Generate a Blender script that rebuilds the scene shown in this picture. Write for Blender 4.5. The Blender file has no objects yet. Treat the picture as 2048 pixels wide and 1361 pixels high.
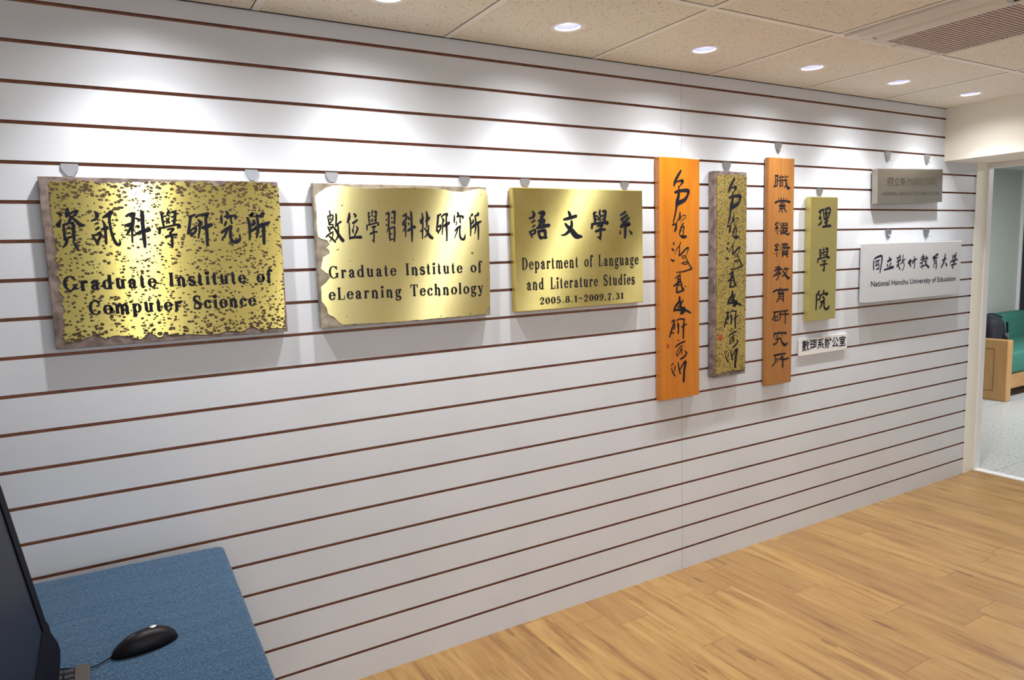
import bpy, bmesh, math, random
from mathutils import Vector, Matrix, noise
from mathutils.geometry import tessellate_polygon
random.seed(7)
S = bpy.context.scene
C = S.collection
PI = math.pi

# ---------------------------------------------------------------- camera
cam = bpy.data.cameras.new('camera')
cam.sensor_width = 36.0
cam.lens = 1402.33 / 2048 * 36.0
cam.clip_start = 0.02
co = bpy.data.objects.new('camera', cam)
C.objects.link(co)
yaw, pitch, roll = math.radians(30.43679), math.radians(-6.88398), math.radians(-1.81456)
fw = Vector((math.sin(yaw) * math.cos(pitch), math.cos(yaw) * math.cos(pitch), math.sin(pitch)))
r0 = Vector((math.cos(yaw), -math.sin(yaw), 0))
u0 = r0.cross(fw)
rr = math.cos(roll) * r0 + math.sin(roll) * u0
uu = -math.sin(roll) * r0 + math.cos(roll) * u0
M = Matrix((rr, uu, -fw)).transposed().to_4x4()
M.translation = Vector((0, -2.21145, 1.4195))
co.matrix_world = M
S.camera = co

# ---------------------------------------------------------------- light and exposure
S.view_settings.view_transform = 'Standard'
S.view_settings.look = 'None'
S.view_settings.gamma = 1.0
S.view_settings.use_curve_mapping = False
S.view_settings.exposure = 0.22
w = bpy.data.worlds.new('world')
S.world = w
w.use_nodes = True
w.node_tree.nodes['Background'].inputs[0].default_value = (0.75, 0.85, 1.0, 1)
w.node_tree.nodes['Background'].inputs[1].default_value = 0.15
SPOT_W, SPOT_ANGLE, SPOT_BLEND = 29.0, 106.0, 1.0     # the lamp's bright core
HALO_W, HALO_ANGLE = 9.5, 150.0                          # and the softer spill of its diffuser
SPOT_COL = (1.0, 0.985, 0.97)
CEIL = 2.151          # ceiling height
def area_lamp(name, loc, size, power, col, rot=(0, 0, 0)):
    l = bpy.data.lights.new(name, 'AREA'); l.shape = 'RECTANGLE'
    l.size, l.size_y = size; l.energy = power; l.color = col
    o = bpy.data.objects.new(name, l); o.location = loc; o.rotation_euler = rot
    C.objects.link(o); return o
# unseen ceiling panels added behind the photographer as room fill
ROOM_W, ROOM_COL = 1.2, (0.95, 0.97, 1.0)
FILL_PANELS = [(1.385, -2.735), (3.236, -2.735), (-0.463, -2.735)]
for i, (x, y) in enumerate(FILL_PANELS):
    area_lamp('ceiling_fill', (x, y, CEIL - 0.022), (0.50, 0.50), ROOM_W, ROOM_COL)
area_lamp('corridor_fill', (6.9, -0.3, 2.13), (1.2, 0.3), 64.0, (0.95, 0.98, 1.0))  # unseen lamp added to brighten the corridor, no fixture modelled
# cool fill added at a made-up window in the unseen wall behind
area_lamp('window_fill', (1.0, -4.53, 1.40), (2.3, 1.0), 24.0, (0.84, 0.91, 1.0), (PI/2, 0, 0))

# ---------------------------------------------------------------- helpers
def link(name, bm, m=None, parent=None, smooth=False):
    me = bpy.data.meshes.new(name)
    bm.normal_update(); bm.to_mesh(me); bm.free()
    if m is not None:
        for x in (m if isinstance(m, (list, tuple)) else [m]): me.materials.append(x)
    if smooth:
        for p in me.polygons: p.use_smooth = True
        if smooth is not True: me.set_sharp_from_angle(angle=math.radians(smooth))
    o = bpy.data.objects.new(name, me); C.objects.link(o)
    if parent: o.parent = parent
    return o
def tag(o, label, cat, group=None):
    o['label'] = label; o['category'] = cat
    if group: o['group'] = group
    return o
def thing(name, label, cat, loc=(0, 0, 0), group=None, rot=(0, 0, 0)):
    o = bpy.data.objects.new(name, None); o.empty_display_size = 0.05
    C.objects.link(o); o.location = loc; o.rotation_euler = rot
    return tag(o, label, cat, group)
def struct(name, bm, m, smooth=False):
    o = link(name, bm, m, None, smooth); o['kind'] = 'structure'; return o
def box(bm, x0, x1, y0, y1, z0, z1, mi=0, bev=0.0, seg=2):
    vs = [bm.verts.new(p) for p in ((x0,y0,z0),(x1,y0,z0),(x1,y1,z0),(x0,y1,z0),(x0,y0,z1),(x1,y0,z1),(x1,y1,z1),(x0,y1,z1))]
    fs = [bm.faces.new([vs[i] for i in q]) for q in ((0,3,2,1),(4,5,6,7),(0,1,5,4),(1,2,6,5),(2,3,7,6),(3,0,4,7))]
    for f in fs: f.material_index = mi
    if bev:
        es = list({e for f in fs for e in f.edges})
        r = bmesh.ops.bevel(bm, geom=es, offset=bev, segments=seg, profile=0.5, affect='EDGES')
        for f in r['faces']: f.material_index = mi
    return fs
def bx(*a, **k):
    bm = bmesh.new(); box(bm, *a, **k); return bm
def lathe(bm, prof, n=32, c=(0, 0, 0), mi=0, cap_first=False, cap_last=False):
    rings = []
    for r, z in prof:
        rings.append([bm.verts.new((c[0] + r*math.cos(2*PI*i/n), c[1] + r*math.sin(2*PI*i/n), c[2] + z)) for i in range(n)])
    for a, b in zip(rings, rings[1:]):
        for i in range(n):
            f = bm.faces.new((a[i], a[(i+1) % n], b[(i+1) % n], b[i])); f.material_index = mi
    if cap_first: bm.faces.new(rings[0][::-1]).material_index = mi
    if cap_last: bm.faces.new(rings[-1]).material_index = mi
def tube(bm, pts, r, n=10, mi=0):
    pts = [Vector(p) for p in pts]; rings = []
    for i, p in enumerate(pts):
        t = (pts[min(i+1, len(pts)-1)] - pts[max(i-1, 0)]).normalized()
        a = t.cross(Vector((0, 0, 1)))
        if a.length < 1e-3: a = t.cross(Vector((1, 0, 0)))
        a.normalize(); b = t.cross(a)
        rad = r[i] if isinstance(r, (list, tuple)) else r
        rings.append([bm.verts.new(p + a*rad*math.cos(2*PI*k/n) + b*rad*math.sin(2*PI*k/n)) for k in range(n)])
    for A, B in zip(rings, rings[1:]):
        for k in range(n):
            bm.faces.new((A[k], A[(k+1) % n], B[(k+1) % n], B[k])).material_index = mi
    bm.faces.new(rings[0][::-1]).material_index = mi; bm.faces.new(rings[-1]).material_index = mi
def prism(bm, poly, lo, hi, axis='y', mi=0):
    """poly: 2-D outline; axis y: (x,z) outline between y=lo..hi; axis x: (y,z)."""
    def P(a, b, t): return (a, t, b) if axis == 'y' else ((t, a, b) if axis == 'x' else (a, b, t))
    A = [bm.verts.new(P(a, b, lo)) for a, b in poly]; B = [bm.verts.new(P(a, b, hi)) for a, b in poly]
    n = len(poly); fs = [bm.faces.new(A), bm.faces.new(B[::-1])]
    for i in range(n): fs.append(bm.faces.new((A[(i+1) % n], A[i], B[i], B[(i+1) % n])))
    for f in fs: f.material_index = mi
    bmesh.ops.recalc_face_normals(bm, faces=fs)
    return fs
def smooth_path(pts, k=5):
    """Catmull-Rom through points of any dimension."""
    if len(pts) < 3:
        return [tuple(a + (b-a)*i/k for a, b in zip(pts[0], pts[-1])) for i in range(k+1)]
    q = [tuple(2*a-b for a, b in zip(pts[0], pts[1]))] + list(pts) + [tuple(2*a-b for a, b in zip(pts[-1], pts[-2]))]
    out = []
    for i in range(1, len(q)-2):
        p0, p1, p2, p3 = q[i-1:i+3]
        for j in range(k):
            t = j/k
            out.append(tuple(.5*(2*b + (c-a)*t + (2*a-5*b+4*c-d)*t*t + (3*b-a-3*c+d)*t**3) for a, b, c, d in zip(p0, p1, p2, p3)))
    out.append(tuple(pts[-1])); return out
def ribbon(bm, path, y, round_caps=True, mi=0):
    """path of (x, z, width): an inked stroke lying on the plane y, facing -y."""
    n = len(path); Lf, Rt = [], []
    for i, (x, z, wd) in enumerate(path):
        a, b = path[max(i-1, 0)], path[min(i+1, n-1)]
        dx, dz = b[0]-a[0], b[1]-a[1]; d = math.hypot(dx, dz) or 1e-9
        nx, nz = -dz/d, dx/d; hw = max(wd, 1e-5)/2
        Lf.append(bm.verts.new((x+nx*hw, y, z+nz*hw))); Rt.append(bm.verts.new((x-nx*hw, y, z-nz*hw)))
    fs = [bm.faces.new((Lf[i], Rt[i], Rt[i+1], Lf[i+1])) for i in range(n-1)]
    if round_caps:
        for i, j, vs in ((0, 1, (Lf[0], Rt[0])), (n-1, n-2, (Rt[-1], Lf[-1]))):
            x, z, wd = path[i]; ax, az = path[i][0]-path[j][0], path[i][1]-path[j][1]
            a0 = math.atan2(az, ax)
            arc = [bm.verts.new((x+wd/2*math.cos(a0+t), y, z+wd/2*math.sin(a0+t))) for t in (PI/3, PI/6, 0, -PI/6, -PI/3)]
            fs.append(bm.faces.new([vs[1]] + arc[::-1] + [vs[0]] if i == 0 else [vs[0]] + arc[::-1] + [vs[1]]))
    for f in fs:
        f.normal_update(); f.material_index = mi
        if f.normal.y > 0: f.normal_flip()

# ---------------------------------------------------------------- materials
class NT:
    def __init__(s, m): s.t = m.node_tree; s.n = s.t.nodes; s.l = s.t.links; s.out = s.n['Material Output']; s.b = s.n['Principled BSDF']
    def node(s, kind, **k):
        x = s.n.new(kind)
        for a, b in k.items(): setattr(x, a, b)
        return x
    def set(s, sock, v):
        if hasattr(v, 'is_output') or isinstance(v, bpy.types.NodeSocket): s.l.new(v, sock)
        else: sock.default_value = v
    def math(s, op, a, b=0.0, c=None):
        x = s.node('ShaderNodeMath', operation=op); s.set(x.inputs[0], a); s.set(x.inputs[1], b)
        if c is not None: s.set(x.inputs[2], c)
        return x.outputs[0]
    def obj(s): return s.node('ShaderNodeTexCoord').outputs['Object']
    def map(s, vec, sc=(1, 1, 1), rot=(0, 0, 0), loc=(0, 0, 0)):
        x = s.node('ShaderNodeMapping'); s.l.new(vec, x.inputs[0]); x.inputs['Scale'].default_value = sc; x.inputs['Rotation'].default_value = rot
        x.inputs['Location'].default_value = loc; return x.outputs[0]
    def noise(s, vec, scale=5, detail=3, rough=.5):
        x = s.node('ShaderNodeTexNoise'); s.l.new(vec, x.inputs['Vector']); x.inputs['Scale'].default_value = scale; x.inputs['Detail'].default_value = detail
        x.inputs['Roughness'].default_value = rough; return x.outputs['Fac']
    def ramp(s, fac, stops, interp='LINEAR'):
        x = s.node('ShaderNodeValToRGB'); s.l.new(fac, x.inputs[0]); e = x.color_ramp.elements; x.color_ramp.interpolation = interp
        while len(e) < len(stops): e.new(.5)
        for a, (p, c) in zip(e, stops): a.position = p; a.color = (*c, 1) if len(c) == 3 else c
        return x.outputs[0]
    def mix(s, f, a, b, blend='MIX'):
        x = s.node('ShaderNodeMix', data_type='RGBA', blend_type=blend); s.set(x.inputs[0], f)
        s.set(x.inputs[6], a if not isinstance(a, tuple) else (*a, 1)); s.set(x.inputs[7], b if not isinstance(b, tuple) else (*b, 1)); return x.outputs[2]
    def bump(s, h, strength=.2, dist=.002):
        x = s.node('ShaderNodeBump'); x.inputs['Strength'].default_value = strength; x.inputs['Distance'].default_value = dist
        s.l.new(h, x.inputs['Height']); s.l.new(x.outputs[0], s.b.inputs['Normal'])
    def sep(s, vec):
        x = s.node('ShaderNodeSeparateXYZ'); s.l.new(vec, x.inputs[0]); return x.outputs
def mat(name, col=(.8, .8, .8), rough=.5, metal=0.0, coat=0.0, spec=.5):
    m = bpy.data.materials.new(name); m.use_nodes = True; b = m.node_tree.nodes['Principled BSDF']
    b.inputs['Base Color'].default_value = (*col, 1); b.inputs['Roughness'].default_value = rough; b.inputs['Metallic'].default_value = metal
    b.inputs['Coat Weight'].default_value = coat; b.inputs['Coat Roughness'].default_value = .12; b.inputs['Specular IOR Level'].default_value = spec
    return m
def mottled(name, c1, c2, scale, rough=.5, metal=0.0, bump=0.0, sc=(1, 1, 1), coat=0.0, lo=.35, hi=.65, detail=4):
    m = mat(name, c1, rough, metal, coat); t = NT(m)
    f = t.noise(t.map(t.obj(), sc), scale, detail)
    t.l.new(t.ramp(f, [(lo, c1), (hi, c2)]), t.b.inputs['Base Color'])
    if bump: t.bump(f, bump)
    return m

m_ink = mat('black_ink', (.008, .008, .016), .6, spec=.2)
m_ink_grey = mat('grey_etching', (.06, .05, .04), .7, spec=.2)
m_ink_blue = mat('blue_black_ink', (.014, .012, .04), .6, spec=.2)
m_laminate = mottled('grey_laminate', (.655, .69, .75), (.69, .725, .785), 3.0, .38)
m_mdf = mottled('brown_fibreboard', (.30, .125, .075), (.41, .18, .105), 40, .7)
m_cream = mat('cream_paint', (.91, .88, .79), .55)
m_white = mat('white_paint', (.82, .82, .82), .4)
m_offwhite = mat('off_white_paint', (.78, .76, .72), .6)
m_greenwall = mottled('grey_green_paint', (.46, .49, .45), (.50, .53, .49), 60, .6)
m_steel = mat('zinc_steel', (.42, .43, .46), .36, .85)
m_bar = mat('ceiling_bar_white', (.97, .96, .93), .5)
m_gap_shadow = mat('dark_gap_and_shadow', (.05, .04, .04), .9)  # real ceiling gaps, and the painted shadow line beside the grid bars
m_emit = mat('lamp_glow', (1, 1, 1), .5)
m_emit.node_tree.nodes['Principled BSDF'].inputs['Emission Color'].default_value = (1, .98, .95, 1)
m_emit.node_tree.nodes['Principled BSDF'].inputs['Emission Strength'].default_value = 9.0
m_can = mat('lamp_reflector', (.20, .20, .34), .5)

def ceiling_mat():
    m = mat('mineral_fibre_tile', (.78, .75, .69), .9); t = NT(m); o = t.obj()
    f = t.noise(o, 150, 2, .6); g = t.noise(o, 60, 2)
    k = t.math('MULTIPLY', t.math('GREATER_THAN', f, .635), t.math('GREATER_THAN', g, .46))
    t.l.new(t.mix(k, t.mix(t.noise(o, 420, 1), (.93, .90, .83), (.84, .81, .74)), (.42, .37, .30)), t.b.inputs['Base Color'])
    t.bump(f, .25, .001); return m
m_tile = ceiling_mat()

def floor_mat():
    m = mat('wood_laminate_floor', rough=.33); t = NT(m); s = t.sep(t.obj())
    wd, ln = .1505, .90
    a = t.math('DIVIDE', t.math('SUBTRACT', s[0], 2.0545), wd)
    row = t.math('FLOOR', a); fx = t.math('FRACT', a)
    wn = t.node('ShaderNodeTexWhiteNoise', noise_dimensions='1D'); t.l.new(row, wn.inputs['W'])
    b = t.math('ADD', t.math('DIVIDE', s[1], ln), t.math('MULTIPLY', wn.outputs['Value'], 7.31))
    pid = t.math('FLOOR', b); fy = t.math('FRACT', b)
    w2 = t.node('ShaderNodeTexWhiteNoise', noise_dimensions='2D'); cb = t.node('ShaderNodeCombineXYZ'); t.l.new(row, cb.inputs[0]); t.l.new(pid, cb.inputs[1]); t.l.new(cb.outputs[0], w2.inputs['Vector'])
    rnd = w2.outputs['Value']
    ofs = t.node('ShaderNodeCombineXYZ'); t.l.new(t.math('MULTIPLY', rnd, 37.0), ofs.inputs[0]); t.l.new(t.math('MULTIPLY', rnd, 91.0), ofs.inputs[1])
    va = t.node('ShaderNodeVectorMath', operation='ADD'); t.l.new(t.obj(), va.inputs[0]); t.l.new(ofs.outputs[0], va.inputs[1])
    g1 = t.noise(t.map(va.outputs[0], (24, 2.0, 1)), 1.0, 7, .68)
    g2 = t.noise(t.map(va.outputs[0], (150, 6.0, 1)), 1.0, 4, .7)
    g3 = t.noise(t.map(va.outputs[0], (5, 1.1, 1)), 1.0, 3)
    base = t.ramp(g1, [(.34, (.20, .098, .034)), (.47, (.40, .235, .075)), (.58, (.47, .29, .10)), (.75, (.55, .365, .145))])
    base = t.mix(t.math('MULTIPLY', g2, .45), base, (.26, .13, .05))
    base = t.mix(t.math('MULTIPLY', t.math('GREATER_THAN', g3, .62), .25), base, (.23, .095, .04))
    base = t.mix(t.math('MULTIPLY', t.math('SUBTRACT', rnd, .25), .6), base, (.25, .125, .05))
    kn = t.node('ShaderNodeTexVoronoi', feature='F1'); kn.inputs['Scale'].default_value = 1.0
    t.l.new(t.map(va.outputs[0], (9, 2.2, 1)), kn.inputs['Vector'])
    kw = t.math('MULTIPLY', t.math('LESS_THAN', t.math('ADD', kn.outputs['Distance'], t.math('MULTIPLY', g2, .12)), .15), .55)
    base = t.mix(kw, base, (.13, .055, .022))
    fine = t.noise(t.map(va.outputs[0], (420, 9.0, 1)), 1.0, 2, .6)
    base = t.mix(t.math('MULTIPLY', t.math('GREATER_THAN', fine, .60), .22), base, (.20, .09, .032))
    ex = t.math('MINIMUM', fx, t.math('SUBTRACT', 1.0, fx)); ey = t.math('MINIMUM', fy, t.math('SUBTRACT', 1.0, fy))
    sx_ = t.math('LESS_THAN', ex, .006); sy_ = t.math('LESS_THAN', ey, .0013)
    seam = t.math('MAXIMUM', t.math('MULTIPLY', sx_, .6), sy_)
    t.l.new(t.mix(t.math('MULTIPLY', seam, .7), base, (.12, .055, .02)), t.b.inputs['Base Color'])
    t.l.new(t.math('ADD', t.math('MULTIPLY', g2, .14), .27), t.b.inputs['Roughness'])
    t.bump(t.math('SUBTRACT', t.math('MULTIPLY', g2, .3), seam), .12, .001); return m
m_floor = floor_mat()

def terrazzo_mat():
    m = mat('grey_terrazzo', rough=.3); t = NT(m); o = t.obj()
    f = t.noise(o, 55, 3, .7); g = t.noise(o, 5, 2)
    c = t.ramp(f, [(.34, (.30, .31, .30)), (.46, (.50, .51, .51)), (.62, (.60, .61, .62)), (.72, (.72, .72, .72))])
    c = t.mix(t.math('MULTIPLY', g, .35), c, (.46, .47, .44))
    s = t.sep(o); a = t.math('FRACT', t.math('DIVIDE', t.math('ADD', s[1], .092 + 9), .90)); b = t.math('FRACT', t.math('DIVIDE', t.math('ADD', s[0], 3.0), .90))
    e = t.math('MAXIMUM', t.math('LESS_THAN', a, .006), t.math('LESS_THAN', b, .006))
    t.l.new(t.mix(t.math('MULTIPLY', e, .6), c, (.16, .17, .15)), t.b.inputs['Base Color']); return m
m_terrazzo = terrazzo_mat()

def brass_mat(name, col, rough, aniso, spots=None, tarnish=None, metal=1.0):
    """brushed brass: brush lines run along x, so highlights smear along z. spots = (cells per metre x, z, base radius, edge boost, half width, half height)."""
    m = mat(name, col, rough, metal); t = NT(m); o = t.obj()
    t.b.inputs['Anisotropic'].default_value = aniso
    v = t.node('ShaderNodeCombineXYZ'); v.inputs[2].default_value = 1.0; t.l.new(v.outputs[0], t.b.inputs['Tangent'])
    br = t.noise(t.map(o, (6, 1, 900)), 1.0, 2)
    c = t.mix(t.math('MULTIPLY', br, .25), col, tuple(x*.72 for x in col))
    if tarnish:
        c = t.mix(t.math('MULTIPLY', t.math('SMOOTH_MIN', t.math('MULTIPLY', t.math('SUBTRACT', t.noise(o, tarnish[0], 5, .65), .45), 3.0), 1.0, .1), tarnish[1]), c, tarnish[2])
    rgh = t.math('ADD', t.math('MULTIPLY', br, .10), rough - .05)
    if spots:
        kx, kz, rad, boost, hw, hh = spots
        vo = t.node('ShaderNodeTexVoronoi', feature='F1'); wob = t.node('ShaderNodeVectorMath', operation='ADD')
        t.l.new(t.map(o, (kx, 1, kz), (0, .25, 0)), wob.inputs[0])
        nz = t.node('ShaderNodeTexNoise'); nz.inputs['Scale'].default_value = 2.2; t.l.new(t.map(o, (kx, 1, kz)), nz.inputs['Vector'])
        sc = t.node('ShaderNodeVectorMath', operation='SCALE'); sc.inputs['Scale'].default_value = .55; t.l.new(nz.outputs['Color'], sc.inputs[0]); t.l.new(sc.outputs[0], wob.inputs[1])
        fl = t.node('ShaderNodeVectorMath', operation='MULTIPLY'); fl.inputs[1].default_value = (1, 0, 1); t.l.new(wob.outputs[0], fl.inputs[0])
        t.l.new(fl.outputs[0], vo.inputs['Vector']); vo.inputs['Scale'].default_value = 1.0
        s = t.sep(o)
        e = t.math('POWER', t.math('ABSOLUTE', t.math('DIVIDE', s[2], hh)), 5.0)
        n2 = t.noise(o, 14, 2)
        thr = t.math('ADD', t.math('MULTIPLY', n2, .30), t.math('ADD', t.math('MULTIPLY', e, boost), rad - .15))
        wn = t.node('ShaderNodeTexWhiteNoise', noise_dimensions='3D'); t.l.new(vo.outputs['Position'], wn.inputs['Vector'])
        thr = t.math('MULTIPLY', thr, t.math('ADD', t.math('MULTIPLY', wn.outputs['Value'], .95), .25))
        k = t.math('LESS_THAN', vo.outputs['Distance'], thr)
        c = t.mix(k, c, (.075, .052, .03)); t.l.new(t.math('SUBTRACT', .5, t.math('MULTIPLY', k, .35)), t.b.inputs['Specular IOR Level']); rgh = t.math('ADD', rgh, t.math('MULTIPLY', k, .4))
        t.l.new(t.math('SUBTRACT', metal, t.math('MULTIPLY', k, metal)), t.b.inputs['Metallic'])
    t.l.new(c, t.b.inputs['Base Color']); t.l.new(rgh, t.b.inputs['Roughness']); return m
m_brass_worn = brass_mat('corroded_brass', (.76, .66, .22), .50, 1.0, spots=(95, 135, .43, .35, .3, .225), tarnish=(5, .35, (.50, .36, .07)))
m_brass_peel = brass_mat('peeling_brass', (.82, .76, .38), .50, 1.0, spots=(26, 40, .055, .03, .3, .225), tarnish=(4, .2, (.62, .53, .15)))
m_brass = brass_mat('clean_brass', (.78, .71, .30), .50, 1.0, tarnish=(9, .5, (.58, .49, .11)))
m_brass_speck = brass_mat('speckled_brass', (.72, .58, .20), .42, .6, spots=(130, 170, .44, .02, .1, .45), tarnish=(8, .5, (.40, .30, .09)))
m_brass_dull = brass_mat('dull_brass', (.72, .62, .24), .42, .6, tarnish=(6, .3, (.60, .50, .16)))
m_steel_plate = brass_mat('brushed_steel_plate', (.46, .42, .36), .40, .7, tarnish=(9, .5, (.36, .31, .24)))
m_silver = brass_mat('satin_silver_plate', (.70, .71, .74), .45, .5, metal=.35)
m_rust = mottled('rusted_backing', (.115, .085, .075), (.27, .215, .19), 45, .75, 0.1, .4)
m_glue = mottled('glue_stained_backing', (.20, .165, .12), (.42, .36, .28), 32, .5, .2, .6)
m_edge_dark = mat('dark_plate_edge', (.10, .085, .075), .6, .3)
m_edge_brass = mat('brass_edge', (.62, .46, .12), .4, .9)
def wood(name, c1, c2, rough=.35, coat=.6, sc=(40, 40, 2.2)):
    m = mat(name, c1, rough, 0, coat); t = NT(m); o = t.obj()
    f = t.noise(t.map(o, sc), 1.0, 4, .6); g = t.noise(t.map(o, (sc[0]*6, sc[1]*6, sc[2]*3)), 1.0, 2)
    c = t.mix(t.math('MULTIPLY', g, .4), t.ramp(f, [(.3, c1), (.7, c2)]), tuple(x*.7 for x in c1))
    t.l.new(c, t.b.inputs['Base Color']); return m
m_wood_orange = wood('orange_lacquered_wood', (.52, .15, .005), (.66, .235, .009), .3, .5)
m_wood_tan = wood('tan_lacquered_wood', (.34, .135, .028), (.45, .195, .048), .45, .08)
m_oak = wood('sofa_oak', (.50, .26, .085), (.60, .34, .13), .4, .3, (30, 30, 4))
m_oak_h = wood('sofa_oak_rail', (.46, .22, .07), (.58, .32, .12), .4, .3, (4, 30, 30))
m_oak_line = mat('dark_oak_panel_bead', (.24, .11, .035), .5)  # darker oak for the outline of the arm panel
m_seal = mat('red_seal', (.50, .05, .03), .6)
m_seal_dark = mat('dark_red_seal', (.42, .055, .012), .5)
m_white_plate = mat('white_plastic_plate', (.78, .78, .76), .35)
def denim():
    m = mat('blue_cloth', (.10, .19, .32), .95, spec=.15); t = NT(m); o = t.obj()
    a = t.noise(t.map(o, (420, 130, 300)), 1, 2); b = t.noise(t.map(o, (130, 420, 300)), 1, 2)
    f = t.math('MULTIPLY', t.math('ADD', a, b), .5)
    t.l.new(t.ramp(f, [(.40, (.017, .046, .090)), (.50, (.034, .080, .145)), (.60, (.062, .126, .210))]), t.b.inputs['Base Color'])
    t.b.inputs['Sheen Weight'].default_value = .15
    w_ = t.noise(t.map(o, (3.0, 16, 4), (0, 0, -.25)), 1, 3, .5)
    t.bump(t.math('ADD', t.math('MULTIPLY', f, .05), w_), .5, .012); return m
m_cloth = denim()
m_black = mat('black_plastic', (.008, .008, .014), .5, spec=.2)
m_black_gloss = mat('black_gloss_plastic', (.006, .005, .008), .42, spec=.2)
m_bezel = mat('matt_black_bezel', (.003, .003, .008), .6, spec=.06)
m_screen = mat('switched_off_screen', (.009, .012, .032), .42, spec=.12)
m_keygrey = mat('grey_plastic', (.065, .055, .05), .5, spec=.3)
m_key = mat('key_plastic', (.02, .02, .024), .3)
m_logo = mat('silver_badge', (.75, .72, .66), .35, .3)
m_green = mottled('green_upholstery', (.030, .15, .115), (.042, .19, .145), 90, .8, 0, .2)
m_navy = mottled('navy_nylon', (.004, .004, .010), (.010, .010, .022), 80, .75, 0, .3)
m_chrome = mat('chrome', (.8, .8, .82), .15, 1)
m_darkglass = mat('dark_door_glass', (.012, .013, .03), .1)
m_ac = mat('air_conditioner_plastic', (.74, .71, .68), .4)
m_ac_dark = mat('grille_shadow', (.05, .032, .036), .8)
m_ac_slat = mat('grille_slat', (.66, .55, .53), .5)
m_dash = mat('white_tick', (.8, .8, .8), .4)

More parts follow.
